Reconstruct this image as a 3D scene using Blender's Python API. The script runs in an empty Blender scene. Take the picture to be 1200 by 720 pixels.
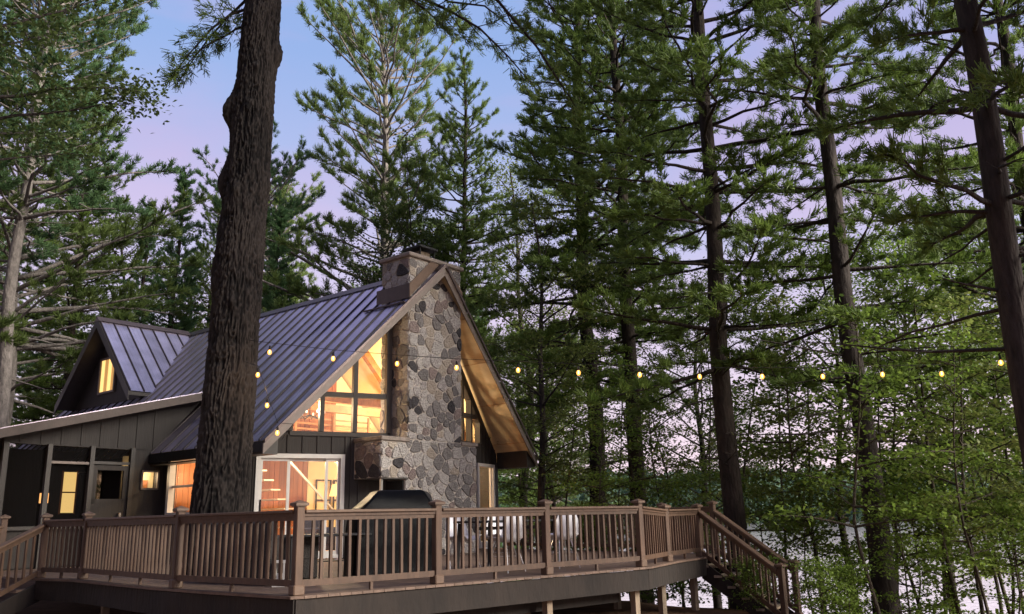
import bpy, math, random
import numpy as np
from mathutils import Vector, Matrix
C = bpy.context.scene.collection
sc = bpy.context.scene
PI = math.pi
# ------------------------------------------------------------------ camera
cd = bpy.data.cameras.new('camera'); cam = bpy.data.objects.new('camera', cd); C.objects.link(cam)
cd.sensor_width = 36; cd.lens = 30.0; cd.clip_end = 3000; cd.clip_start = 0.1
pit, rol, ZC = math.radians(13.882), math.radians(-1.3144), 0.766
_R0 = Vector((1, 0, 0)); _U0 = Vector((0, -math.sin(pit), math.cos(pit))); _F = Vector((0, math.cos(pit), math.sin(pit)))
_R = math.cos(rol)*_R0 + math.sin(rol)*_U0; _U = -math.sin(rol)*_R0 + math.cos(rol)*_U0
mw = Matrix((_R, _U, -_F)).transposed().to_4x4(); mw.translation = (0, 0, ZC)
cam.matrix_world = mw
sc.camera = cam
sc.view_settings.view_transform = 'Standard'; sc.view_settings.look = 'None'
sc.view_settings.exposure = 1.35; sc.view_settings.gamma = 1.0
sc.cycles.max_bounces = 8; sc.cycles.transparent_max_bounces = 12
sc.cycles.sample_clamp_indirect = 4.0
# ------------------------------------------------------------------ sky
W = bpy.data.worlds.new("World"); sc.world = W; W.use_nodes = True
nt = W.node_tree; nt.nodes.clear(); L = nt.links.new
def N(t, **k):
    n = nt.nodes.new(t)
    for a, v in k.items(): setattr(n, a, v)
    return n
out = N('ShaderNodeOutputWorld'); bg = N('ShaderNodeBackground'); bg2 = N('ShaderNodeBackground'); addn = N('ShaderNodeAddShader')
SUN_EL, SUN_AZ = math.radians(28), math.radians(110)     # azimuth clockwise from +Y (camera looks along +Y)
sky = N('ShaderNodeTexSky'); sky.sky_type = 'NISHITA'; sky.sun_disc = False
sky.sun_elevation = math.radians(4); sky.sun_rotation = SUN_AZ
bg2.inputs[1].default_value = 0.02
tc = N('ShaderNodeTexCoord'); sep = N('ShaderNodeSeparateXYZ'); L(tc.outputs['Generated'], sep.inputs[0])
ramp = N('ShaderNodeValToRGB'); L(sep.outputs[2], ramp.inputs[0])
el = ramp.color_ramp.elements
el[0].position = 0.0; el[0].color = (1.05, .84, .98, 1)
el[1].position = .9; el[1].color = (.26, .37, .71, 1)
for p_, c_ in ((.13, (.80, .66, .84)), (.32, (.50, .51, .79)), (.5, (.29, .42, .77))):
    e_ = el.new(p_); e_.color = (*c_, 1)
mp = N('ShaderNodeMapping'); mp.inputs['Scale'].default_value = (1.6, 1.6, 4.2); L(tc.outputs['Generated'], mp.inputs[0])
nz = N('ShaderNodeTexNoise'); nz.inputs['Scale'].default_value = 1.7; nz.inputs['Detail'].default_value = 5; nz.inputs['Roughness'].default_value = .5
L(mp.outputs[0], nz.inputs[0])
cr = N('ShaderNodeValToRGB'); L(nz.outputs[0], cr.inputs[0])
cr.color_ramp.elements[0].position = .39; cr.color_ramp.elements[0].color = (0, 0, 0, 1)
cr.color_ramp.elements[1].position = .60; cr.color_ramp.elements[1].color = (.85, .85, .85, 1)
ramp2 = N('ShaderNodeValToRGB'); L(sep.outputs[2], ramp2.inputs[0])
ramp2.color_ramp.elements[0].position = .04; ramp2.color_ramp.elements[0].color = (.95, .72, .88, 1)
ramp2.color_ramp.elements[1].position = .42; ramp2.color_ramp.elements[1].color = (.52, .43, .72, 1)
mx = N('ShaderNodeMix', data_type='RGBA'); L(cr.outputs[0], mx.inputs[0]); L(ramp.outputs[0], mx.inputs[6]); L(ramp2.outputs[0], mx.inputs[7])
L(mx.outputs[2], bg.inputs[0]); bg.inputs[1].default_value = 0.395
L(sky.outputs[0], bg2.inputs[0]); L(bg.outputs[0], addn.inputs[0]); L(bg2.outputs[0], addn.inputs[1]); L(addn.outputs[0], out.inputs[0])
# ------------------------------------------------------------------ sun (soft afterglow from the lake side)
sd = bpy.data.lights.new('sun', 'SUN'); sd.energy = 4.9; sd.angle = math.radians(30); sd.color = (1.0, .93, .82)
so = bpy.data.objects.new('sun', sd); C.objects.link(so); so.location = (20, -20, 30)
_d = Vector((math.sin(SUN_AZ)*math.cos(SUN_EL), math.cos(SUN_AZ)*math.cos(SUN_EL), math.sin(SUN_EL)))
so.rotation_euler = _d.to_track_quat('Z', 'Y').to_euler()
# ------------------------------------------------------------------ helpers
def tag(o, label=None, cat=None, group=None, kind=None):
    if label: o['label'] = label
    if cat: o['category'] = cat
    if group: o['group'] = group
    if kind: o['kind'] = kind
    return o
def thing(name, label, cat, loc=(0, 0, 0), rz=0, group=None):
    o = bpy.data.objects.new(name, None); C.objects.link(o); o.empty_display_size = .2
    o.location = loc; o.rotation_euler = (0, 0, rz)
    return tag(o, label, cat, group)
def link(name, me, parent=None, m=None):
    o = bpy.data.objects.new(name, me); C.objects.link(o); o.parent = parent
    if m and not me.materials: me.materials.append(m)
    return o
class MB:
    def __init__(s): s.v = []; s.f = []
    def quad(s, *p): k = len(s.v); s.v += [tuple(q) for q in p]; s.f.append(tuple(range(k, k+len(p)))); return s
    def box(s, c, d, rz=0.0, M=None):
        k = len(s.v); cs, sn = math.cos(rz), math.sin(rz)
        for z in (-1, 1):
            for x, y in ((-1, -1), (1, -1), (1, 1), (-1, 1)):
                p = Vector((x*d[0]/2, y*d[1]/2, z*d[2]/2))
                if M is not None: p = M @ p
                else: p = Vector((p.x*cs-p.y*sn, p.x*sn+p.y*cs, p.z))
                s.v.append((c[0]+p.x, c[1]+p.y, c[2]+p.z))
        for f in ((3, 2, 1, 0), (4, 5, 6, 7), (0, 1, 5, 4), (1, 2, 6, 5), (2, 3, 7, 6), (3, 0, 4, 7)): s.f.append(tuple(k+i for i in f))
        return s
    def bar(s, a, b, w, h, up=(0, 0, 1)):
        a = Vector(a); b = Vector(b); t = (b-a); ln = t.length
        if ln < 1e-6: return s
        t /= ln; u = Vector(up)
        if abs(t.dot(u)) > .98: u = Vector((1, 0, 0))
        sd_ = t.cross(u).normalized(); u = sd_.cross(t).normalized()
        return s.box((a+b)/2, (ln, w, h), M=Matrix((t, sd_, u)).transposed())
    def prism(s, pts, vec):                      # pts: 3D polygon, extruded by vec
        k = len(s.v); n = len(pts); vec = Vector(vec)
        s.v += [tuple(p) for p in pts] + [tuple(Vector(p)+vec) for p in pts]
        s.f.append(tuple(range(k+n-1, k-1, -1))); s.f.append(tuple(range(k+n, k+2*n)))
        for i in range(n): j = (i+1) % n; s.f.append((k+i, k+j, k+n+j, k+n+i))
        return s
    def tube(s, path, rad, n=8, cap=True):
        k = len(s.v); m = len(path); path = [Vector(p) for p in path]
        if not hasattr(rad, '__len__'): rad = [rad]*m
        for i, p in enumerate(path):
            t = (path[min(i+1, m-1)]-path[max(i-1, 0)]).normalized()
            u = Vector((0, 0, 1)) if abs(t.z) < .95 else Vector((1, 0, 0))
            a = t.cross(u).normalized(); b = a.cross(t)
            for j in range(n):
                q = 2*PI*j/n; s.v.append(tuple(p+(a*math.cos(q)+b*math.sin(q))*rad[i]))
        for i in range(m-1):
            for j in range(n):
                jj = (j+1) % n; s.f.append((k+i*n+j, k+i*n+jj, k+(i+1)*n+jj, k+(i+1)*n+j))
        if cap: s.f.append(tuple(k+j for j in reversed(range(n)))); s.f.append(tuple(k+(m-1)*n+j for j in range(n)))
        return s
    def lathe(s, prof, c=(0, 0, 0), n=16):
        k = len(s.v)
        for r, z in prof:
            for j in range(n): q = 2*PI*j/n; s.v.append((c[0]+r*math.cos(q), c[1]+r*math.sin(q), c[2]+z))
        for i in range(len(prof)-1):
            for j in range(n): jj = (j+1) % n; s.f.append((k+i*n+j, k+i*n+jj, k+(i+1)*n+jj, k+(i+1)*n+j))
        return s
    def mesh(s, name, m=None, smooth=False):
        me = bpy.data.meshes.new(name); me.from_pydata(s.v, [], s.f); me.update()
        if m: me.materials.append(m)
        if smooth: me.polygons.foreach_set('use_smooth', [True]*len(me.polygons))
        return me
    def build(s, name, m, parent=None, smooth=False, bevel=0):
        o = link(name, s.mesh(name, m, smooth), parent)
        if bevel:
            b = o.modifiers.new('bevel', 'BEVEL'); b.width = bevel; b.segments = 1; b.limit_method = 'ANGLE'
        return o
def mesh_np(name, v, tri, tint=None, m=None, smooth=False, nside=3):
    me = bpy.data.meshes.new(name); nf = len(tri)
    me.vertices.add(len(v)); me.vertices.foreach_set('co', np.asarray(v, np.float32).ravel())
    me.loops.add(nf*nside); me.loops.foreach_set('vertex_index', np.asarray(tri, np.int32).ravel())
    me.polygons.add(nf); me.polygons.foreach_set('loop_start', np.arange(0, nf*nside, nside, dtype=np.int32))
    if smooth: me.polygons.foreach_set('use_smooth', np.ones(nf, bool))
    if tint is not None:
        a = me.attributes.new('tint', 'FLOAT', 'POINT'); a.data.foreach_set('value', np.asarray(tint, np.float32))
    me.update(calc_edges=True)
    if m: me.materials.append(m)
    return me
# ------------------------------------------------------------------ materials
def mat(name, col, rough=.7, metal=0, var=.25, scale=6, stretch=(1, 1, 1), bump=.15, bscale=None, spec=.4, col2=None, detail=6, coat=0):
    m = bpy.data.materials.new(name); m.use_nodes = True; t = m.node_tree; b = t.nodes['Principled BSDF']; K = t.links.new
    b.inputs['Roughness'].default_value = rough; b.inputs['Metallic'].default_value = metal; b.inputs['Specular IOR Level'].default_value = spec
    b.inputs['Coat Weight'].default_value = coat
    tcn = t.nodes.new('ShaderNodeTexCoord'); mpn = t.nodes.new('ShaderNodeMapping'); mpn.inputs['Scale'].default_value = stretch
    K(tcn.outputs['Object'], mpn.inputs[0])
    oi = t.nodes.new('ShaderNodeObjectInfo'); va = t.nodes.new('ShaderNodeVectorMath'); va.operation = 'ADD'
    ml = t.nodes.new('ShaderNodeVectorMath'); ml.operation = 'SCALE'; ml.inputs[0].default_value = (37, 19, 53); K(oi.outputs['Random'], ml.inputs['Scale'])
    K(mpn.outputs[0], va.inputs[0]); K(ml.outputs[0], va.inputs[1])
    n = t.nodes.new('ShaderNodeTexNoise'); n.inputs['Scale'].default_value = scale; n.inputs['Detail'].default_value = detail; n.inputs['Roughness'].default_value = .62
    K(va.outputs[0], n.inputs[0])
    mr = t.nodes.new('ShaderNodeMapRange'); mr.inputs[1].default_value = .3; mr.inputs[2].default_value = .7; K(n.outputs[0], mr.inputs[0])
    mixn = t.nodes.new('ShaderNodeMix'); mixn.data_type = 'RGBA'; K(mr.outputs[0], mixn.inputs[0])
    c2 = col2 or tuple(min(1, c*(1+var)) for c in col); c1 = col if col2 else tuple(c*(1-var) for c in col)
    mixn.inputs[6].default_value = (*c1, 1); mixn.inputs[7].default_value = (*c2, 1)
    hs = t.nodes.new('ShaderNodeHueSaturation'); K(mixn.outputs[2], hs.inputs['Color'])
    vr = t.nodes.new('ShaderNodeMapRange'); vr.inputs[3].default_value = 1-var*.45; vr.inputs[4].default_value = 1+var*.45; K(oi.outputs['Random'], vr.inputs[0]); K(vr.outputs[0], hs.inputs['Value'])
    K(hs.outputs[0], b.inputs['Base Color'])
    if bump:
        n2 = t.nodes.new('ShaderNodeTexNoise'); n2.inputs['Scale'].default_value = bscale or scale*3; n2.inputs['Detail'].default_value = 8; K(va.outputs[0], n2.inputs[0])
        bp = t.nodes.new('ShaderNodeBump'); bp.inputs['Strength'].default_value = bump; bp.inputs['Distance'].default_value = .05
        K(n2.outputs[0], bp.inputs['Height']); K(bp.outputs[0], b.inputs['Normal'])
    return m
def emit(name, col, s):
    m = bpy.data.materials.new(name); m.use_nodes = True; b = m.node_tree.nodes['Principled BSDF']
    b.inputs['Base Color'].default_value = (*col, 1); b.inputs['Emission Color'].default_value = (*col, 1); b.inputs['Emission Strength'].default_value = s
    return m
def glass_mat(name, gloss=.10, tint=(1, 1, 1)):
    m = bpy.data.materials.new(name); m.use_nodes = True; t = m.node_tree; t.nodes.clear()
    o = t.nodes.new('ShaderNodeOutputMaterial'); mi = t.nodes.new('ShaderNodeMixShader'); tr = t.nodes.new('ShaderNodeBsdfTransparent'); g = t.nodes.new('ShaderNodeBsdfGlossy')
    tr.inputs[0].default_value = (*tint, 1); g.inputs['Roughness'].default_value = .03; mi.inputs[0].default_value = gloss
    t.links.new(tr.outputs[0], mi.inputs[1]); t.links.new(g.outputs[0], mi.inputs[2]); t.links.new(mi.outputs[0], o.inputs[0])
    return m
def screen_mat(name):
    m = bpy.data.materials.new(name); m.use_nodes = True; t = m.node_tree; t.nodes.clear(); K = t.links.new
    o = t.nodes.new('ShaderNodeOutputMaterial'); mi = t.nodes.new('ShaderNodeMixShader'); tr = t.nodes.new('ShaderNodeBsdfTransparent'); e = t.nodes.new('ShaderNodeBsdfDiffuse')
    e.inputs[0].default_value = (.014, .013, .013, 1); mi.inputs[0].default_value = .42
    K(tr.outputs[0], mi.inputs[1]); K(e.outputs[0], mi.inputs[2]); K(mi.outputs[0], o.inputs[0])
    return m
def amber_mat(name):
    m = bpy.data.materials.new(name); m.use_nodes = True; t = m.node_tree; t.nodes.clear(); K = t.links.new
    o = t.nodes.new('ShaderNodeOutputMaterial'); mi = t.nodes.new('ShaderNodeMixShader'); tr = t.nodes.new('ShaderNodeBsdfTransparent'); e = t.nodes.new('ShaderNodeEmission')
    tr.inputs[0].default_value = (1, .86, .62, 1); e.inputs[0].default_value = (1, .42, .085, 1); e.inputs[1].default_value = 1.5; mi.inputs[0].default_value = .5
    K(tr.outputs[0], mi.inputs[1]); K(e.outputs[0], mi.inputs[2]); K(mi.outputs[0], o.inputs[0])
    return m
def leaf_mat(name, dark, light, trans=.35, rough=.55):
    m = bpy.data.materials.new(name); m.use_nodes = True; t = m.node_tree; K = t.links.new; b = t.nodes['Principled BSDF']
    a = t.nodes.new('ShaderNodeAttribute'); a.attribute_name = 'tint'
    mixn = t.nodes.new('ShaderNodeMix'); mixn.data_type = 'RGBA'; K(a.outputs['Fac'], mixn.inputs[0])
    mixn.inputs[6].default_value = (*dark, 1); mixn.inputs[7].default_value = (*light, 1)
    oi = t.nodes.new('ShaderNodeObjectInfo'); hs = t.nodes.new('ShaderNodeHueSaturation'); vr = t.nodes.new('ShaderNodeMapRange')
    vr.inputs[3].default_value = .8; vr.inputs[4].default_value = 1.2; K(oi.outputs['Random'], vr.inputs[0]); K(vr.outputs[0], hs.inputs['Value']); K(mixn.outputs[2], hs.inputs['Color'])
    K(hs.outputs[0], b.inputs['Base Color']); b.inputs['Roughness'].default_value = rough; b.inputs['Specular IOR Level'].default_value = .25
    tl = t.nodes.new('ShaderNodeBsdfTranslucent'); K(hs.outputs[0], tl.inputs[0]); ms = t.nodes.new('ShaderNodeMixShader'); ms.inputs[0].default_value = trans
    K(b.outputs[0], ms.inputs[1]); K(tl.outputs[0], ms.inputs[2]); K(ms.outputs[0], t.nodes['Material Output'].inputs[0])
    return m
def bark_mat(name, c1, c2, sx=9, sz=1.6, bump=.9):
    m = mat(name, c1, rough=.9, var=.3, scale=sx, stretch=(1, 1, sz/sx*1.6), bump=bump, bscale=sx*1.4, spec=.2, col2=c2, detail=8)
    return m
M = dict(
 ground=mat('needle_litter', (.075, .045, .028), .95, scale=3, var=.5, bump=.5, bscale=20, col2=(.17, .095, .055), spec=.1),
 siding=mat('dark_siding', (.024, .0195, .017), .7, var=.2, scale=9, stretch=(1, 1, .12), bump=.15),
 trim=mat('bronze_trim', (.034, .029, .025), .5, var=.15, scale=8, bump=.05),
 fascia=mat('taupe_fascia', (.17, .135, .115), .55, var=.15, scale=8, bump=.05),
 porchfascia=mat('brown_fascia', (.075, .055, .046), .6, var=.18, scale=8, bump=.05),
 white=mat('white_frame', (.55, .53, .50), .45, var=.06, scale=6, bump=.03),
 roof=mat('bronze_roof_metal', (.50, .45, .55), .34, metal=.85, var=.26, scale=1.4, stretch=(1, 1, 1), bump=.02, bscale=9, spec=.5),
 seam=mat('shaded_seam_bronze', (.030, .022, .024), .55, var=.15, scale=4, bump=0, spec=.25),  # rib shade put into the colour; the ribs are the panels' metal
 flash=mat('flashing_metal', (.10, .075, .07), .4, metal=.6, var=.15, scale=5, bump=.03),
 soffit=mat('soffit_plywood', (.50, .39, .245), .6, var=.14, scale=4, stretch=(1, .3, 1), bump=.05),
 mortar=mat('mortar', (.50, .445, .39), .95, var=.18, scale=14, bump=.6, bscale=60),
 cap=mat('stone_cap', (.24, .20, .17), .85, var=.25, scale=9, bump=.4),
 rail=mat('rail_brown', (.078, .044, .027), .6, var=.32, scale=10, stretch=(1, 1, .2), bump=.12),
 railcap=mat('rail_cap_tan', (.105, .064, .041), .55, var=.22, scale=10, bump=.1),
 board=mat('deck_board', (.13, .085, .062), .65, var=.28, scale=7, stretch=(1, 1, 1), bump=.2),
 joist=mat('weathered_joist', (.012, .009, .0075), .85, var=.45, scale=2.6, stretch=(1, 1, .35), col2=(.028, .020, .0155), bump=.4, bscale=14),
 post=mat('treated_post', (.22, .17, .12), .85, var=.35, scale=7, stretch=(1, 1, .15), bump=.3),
 wood=mat('pine_panel', (.30, .105, .032), .5, var=.3, scale=6, stretch=(1, 1, .1), bump=.06),
 beam=mat('timber_beam', (.34, .16, .06), .55, var=.3, scale=6, bump=.1),
 plaster=mat('cream_plaster', (.80, .66, .40), .85, var=.06, scale=3, bump=.05),
 floor=mat('oak_floor', (.45, .22, .09), .4, var=.25, scale=4, stretch=(1, .1, 1), bump=.05),
 tread=mat('pale_tread', (.48, .42, .34), .6, var=.1, scale=6),
 black=mat('black_metal', (.015, .015, .016), .5, var=.3, scale=6, metal=.3, bump=.05),
 cover=mat('black_vinyl_cover', (.0025, .003, .0045), .42, var=.3, scale=3, bump=.22, bscale=5, spec=.07),
 wicker=mat('dark_wicker', (.03, .025, .022), .6, var=.5, scale=40, bump=.6, bscale=60),
 plastic=mat('white_plastic', (.72, .71, .74), .35, var=.04, scale=3, bump=0),
 chrome=mat('steel_leg', (.55, .53, .52), .3, metal=.9, var=.1, scale=4, bump=0),
 amber=amber_mat('amber_halo_glass'),  # halo around the filament put into the bulb glass as emission
 navy=mat('navy_cloth', (.03, .04, .09), .9, var=.3, scale=20),
 screen=screen_mat('insect_screen'),
 glass=glass_mat('window_glass', .10),
 dglass=glass_mat('dark_door_glass', .12, (.25, .25, .27)),
 bulb=emit('warm_filament', (1.0, .62, .22), 6.0),
 lampshade=emit('amber_lamp', (1.0, .45, .14), .9),
 cord=mat('black_cord', (.012, .012, .012), .7, bump=0),
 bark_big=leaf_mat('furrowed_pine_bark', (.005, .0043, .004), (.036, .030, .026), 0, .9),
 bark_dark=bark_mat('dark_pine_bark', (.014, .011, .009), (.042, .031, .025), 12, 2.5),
 bark_grey=bark_mat('grey_pine_bark', (.10, .088, .08), (.25, .22, .20), 10, 3),
 bark_mid=bark_mat('grey_brown_bark', (.015, .012, .011), (.044, .035, .031), 9, 2),
 bark_sap=bark_mat('sapling_bark', (.028, .024, .018), (.075, .062, .045), 14, 4),
 needle=leaf_mat('white_pine_needles', (.060, .105, .020), (.150, .215, .046), .40),
 needle_b=leaf_mat('blue_green_needles', (.052, .112, .044), (.125, .215, .082), .40),
 needle_r=leaf_mat('red_pine_needles', (.062, .102, .026), (.155, .210, .054), .40),
 leaf=leaf_mat('maple_leaves', (.070, .130, .018), (.190, .265, .050), .5),
 leaf_d=leaf_mat('oak_leaves', (.036, .058, .016), (.090, .120, .034), .4),
 leaf_y=leaf_mat('yellow_green_leaves', (.075, .110, .024), (.190, .220, .058), .45),
 far=leaf_mat('far_shore_trees', (.030, .060, .040), (.080, .130, .075), .2),
)
STONES = [mat('field_stone_%s' % n, c, .9, var=.26, scale=20, bump=1.3, bscale=34, col2=c2, spec=.25) for n, c, c2 in (
 ('pale_grey', (.33, .305, .285), (.56, .525, .49)), ('buff', (.31, .26, .21), (.47, .41, .34)), ('mid_grey', (.15, .14, .135), (.27, .25, .24)),
 ('charcoal', (.04, .037, .04), (.085, .08, .083)), ('pink_grey', (.20, .155, .14), (.32, .26, .24)), ('speckled', (.22, .20, .19), (.55, .51, .48)))]
# ================================================================== terrain, lake, far shore
def ground_h(x, y):
    t = x*.80+y*.60
    s = np.clip((t-13.0), 0, None)
    h = -.92 - np.minimum(s*.20, 3.6) - .03*np.sin(x*.9)*np.cos(y*.7)
    back = np.clip((y-24-0*x)/30, 0, 1)*np.clip((-x-2)/10, 0, 1)
    return h+back*.8
def grid(name, xs, ys, fz, m):
    X, Y = np.meshgrid(xs, ys); Z = fz(X, Y); nx, ny = len(xs), len(ys)
    v = np.stack([X, Y, Z], -1).reshape(-1, 3); i = np.arange((nx-1)*(ny-1)); a = (i//(nx-1))*nx+i % (nx-1)
    q = np.stack([a, a+1, a+nx+1, a+nx], 1)
    return link(name, mesh_np(name, v, q, m=m, smooth=True, nside=4))
def terrain_z(X, Y):
    h = ground_h(X, Y); d = np.hypot(X, Y)
    far = (np.clip((d-430)/160, 0, 1)**1.0)*(14+7*np.sin(X*.011+1)+5*np.sin(Y*.017))
    t = X*.80+Y*.60
    lakebed = np.where(t > 31, -5.2, h)
    return lakebed+np.where(t > 31, far, np.clip((d-60)/200, 0, 1)*6)
def stretch(n, r): s = np.linspace(-1, 1, n); return np.sign(s)*(np.abs(s)**2.6)*r
g = grid('ground', stretch(170, 900), stretch(170, 900)+6, terrain_z, M['ground']); tag(g, kind='structure')
wm = mat('lake_water', (.72, .69, .72), .06, metal=.45, var=.03, scale=.2, bump=0, spec=.5)
t_ = wm.node_tree; b_ = t_.nodes['Principled BSDF']
tc_ = t_.nodes.new('ShaderNodeTexCoord'); mp_ = t_.nodes.new('ShaderNodeMapping'); mp_.inputs['Scale'].default_value = (.55, 1.5, 1); mp_.inputs['Rotation'].default_value = (0, 0, -.5)
nz_ = t_.nodes.new('ShaderNodeTexNoise'); nz_.inputs['Scale'].default_value = 1.3; nz_.inputs['Detail'].default_value = 5
bp_ = t_.nodes.new('ShaderNodeBump'); bp_.inputs['Strength'].default_value = .13; bp_.inputs['Distance'].default_value = .25
for a_, b2 in ((tc_.outputs['Object'], mp_.inputs[0]), (mp_.outputs[0], nz_.inputs[0]), (nz_.outputs[0], bp_.inputs['Height']), (bp_.outputs[0], b_.inputs['Normal'])): t_.links.new(a_, b2)
b_.inputs['IOR'].default_value = 1.33
w = MB().quad((5, -400, -4.3), (900, -400, -4.3), (900, 900, -4.3), (-300, 900, -4.3), (-300, 300, -4.3), (-40, 75, -4.3)).build('lake_water', wm); tag(w, kind='structure')
# ================================================================== cabin (local x right along gable, y to the back)
cabin = thing('cabin', 'dark cabin with steep metal roof, stone chimney and glowing gable windows', 'cabin', (-2.159, 20.048, 0), math.atan2(.7826, .6225))
RS = .993; PK = 6.66
def rz_(x): return PK-RS*abs(x)
def vfront(x): return -.70*(1-abs(x)/4.34)           # front edge of the roof (prow)
BACK = 13.2
# ---- walls of the prow front: coordinates (s, z) along A->B
class Wl:
    def __init__(s, a, b):
        s.a = Vector(a); s.b = Vector(b); d = s.b-s.a; s.len = d.length; s.d = d/s.len; s.n = Vector((-s.d.y, s.d.x))   # n points inside
    def p(s, t, z, off=0): q = s.a+s.d*t+s.n*off; return (q.x, q.y, z)
    def poly(s, mb, pts, o0=0, th=.14): return mb.prism([s.p(t, z, o0) for t, z in pts], (s.n.x*th, s.n.y*th, 0))
    def bar(s, mb, t0, z0, t1, z1, o0=-.03, th=.12): return s.poly(mb, [(t0, z0), (t1, z0), (t1, z1), (t0, z1)], o0, th)
    def u(s, t): return s.a.x+s.d.x*t
WL = Wl((-4, 1.40), (-.95, .03)); WR = Wl((.80, .10), (4, 1.10))
def top(w, t): return rz_(w.u(t))-.22
mb = MB()
WL.poly(mb, [(0, 0), (.39, 0), (.39, top(WL, .39)), (0, top(WL, 0))])
WL.poly(mb, [(.39, 2.19), (2.27, 2.19), (2.27, 2.60), (1.06, 2.60), (1.06, top(WL, 1.06)), (.39, top(WL, .39))])
WL.poly(mb, [(2.27, 0), (3.35, 0), (3.35, 2.60), (2.27, 2.60)])
left_mb = mb; mb = MB()
WR.poly(mb, [(0, 0), (2.00, 0), (2.00, 2.64), (0, 2.64)]); WR.poly(mb, [(2.0, 2.18), (3.12, 2.18), (3.12, top(WR, 3.12)), (2.26, top(WR, 2.26)), (2.26, 2.64), (2.0, 2.64)])
WR.poly(mb, [(3.12, 0), (WR.len, 0), (WR.len, top(WR, WR.len)), (3.12, top(WR, 3.12))])
# strips between the sloped glass and the roof
def slopez(w, t, dz): return rz_(w.u(t))-dz
for w_, t0, t1 in ((WL, 1.06, 3.34), (WR, 0.0, 2.26)):
    WL_ = [(t0, slopez(w_, t0, .58)), (t1, slopez(w_, t1, .58)), (t1, top(w_, t1)), (t0, top(w_, t0))]
    w_.poly(left_mb if w_ is WL else mb, WL_, 0, .13)
front = left_mb.build('front_wall', M['siding'], cabin); front2 = mb.build('front_wall', M['siding'], cabin)
# side walls and back
mb = MB()
mb.prism([(-4, 1.4, 0), (-4, 2.50, 0), (-4, 2.50, 2.4), (-4, 1.4, 2.4)], (.14, 0, 0)); mb.prism([(-4, 3.90, 0), (-4, BACK-.4, 0), (-4, BACK-.4, 2.4), (-4, 3.90, 2.4)], (.14, 0, 0))
mb.prism([(-4, 2.5, 0), (-4, 3.9, 0), (-4, 3.9, .96), (-4, 2.5, .96)], (.14, 0, 0)); mb.prism([(-4, 2.5, 2.22), (-4, 3.9, 2.22), (-4, 3.9, 2.4), (-4, 2.5, 2.4)], (.14, 0, 0))
mb.prism([(4, 1.1, 0), (4, BACK-.4, 0), (4, BACK-.4, 2.4), (4, 1.1, 2.4)], (-.14, 0, 0))
mb.prism([(-4, BACK-.4, 0), (4, BACK-.4, 0), (4, BACK-.4, 2.4), (0, BACK-.4, 6.3), (-4, BACK-.4, 2.4)], (0, -.14, 0))
mb.build('side_wall', M['siding'], cabin)
# battens
for w_, ts, z0, z1 in ((WL, [.12, .36], .05, 2.5), (WL, [.72, 1.04, 1.36, 1.68, 2.0, 2.3], 2.22, 2.60), (WR, [2.36, 2.62, 2.88, 3.2], 2.2, 3.1), (WL, [2.42, 2.60], 0, 2.6)):
    for t in ts:
        zz = min(z1, top(w_, t)-.02)
        b = MB(); w_.bar(b, t-.022, z0, t+.022, zz, -.02, .018); b.build('batten', M['siding'], front)
# ---- gable windows
def gable(w, vs, sill, mid0, mid1, dz, name):
    fr = MB(); t0, t1 = vs[0], vs[-1]
    def tz(t): return slopez(w, t, dz)
    w.bar(fr, t0, sill-.10, t1, sill-.005)
    ts = [t for t in (t0, t1) if True]
    cross = lambda z: None
    lim = [t for t in np.linspace(t0, t1, 200) if tz(t) > mid1]
    w.bar(fr, min(lim)-.03, mid0, max(lim)+.03, mid1, -.035, .13)
    w.poly(fr, [(t0, tz(t0)), (t1, tz(t1)), (t1, tz(t1)+.09), (t0, tz(t0)+.09)], -.03, .12)
    root = fr.build(name, M['trim'], cabin)
    edges = vs
    for i, t in enumerate(edges):
        hw = .05 if 0 < i < len(edges)-1 else .06
        b = MB(); zt = tz(t); w.poly(b, [(t-hw, sill), (t+hw, sill), (t+hw, tz(t+hw)+.03), (t-hw, tz(t-hw)+.03)], -.045, .15); b.build('mullion', M['trim'], root)
    for i in range(len(edges)-1):
        a, b2 = edges[i]+.05, edges[i+1]-.05
        for lo, hi in ((sill, mid0), (mid1, 9)):
            pts = [(a, lo), (b2, lo)]; za, zb = min(hi, tz(a)), min(hi, tz(b2))
            if max(za, zb) <= lo+.05: continue
            if za < lo:                       # triangle
                tt = a+(lo-za)/((tz(b2)-tz(a))/(b2-a)); pts = [(tt, lo), (b2, lo)]; za = lo
            if zb < lo:
                tt = a+(lo-tz(a))/((tz(b2)-tz(a))/(b2-a)); pts = [(a, lo), (tt, lo)]; zb = lo
            poly = list(pts)
            if zb > lo+1e-6:
                poly.append((b2, zb))
            if tz(a) < hi < tz(b2): poly.append((a+(hi-tz(a))/((tz(b2)-tz(a))/(b2-a)), hi))
            if tz(a) > hi > tz(b2): poly.append((a+(hi-tz(a))/((tz(b2)-tz(a))/(b2-a)), hi))
            if za > lo+1e-6: poly.append((a, za))
            m_ = MB().quad(*[w.p(t, z, .02) for t, z in poly]); m_.build('pane', M['glass'], root)
gable(WL, [1.06, 1.74, 2.48, 3.26], 2.68, 3.44, 3.55, .60, 'gable_window')
gable(WR, [.35, 1.10, 1.62, 2.20], 2.70, 3.30, 3.41, .60, 'gable_window')
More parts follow.
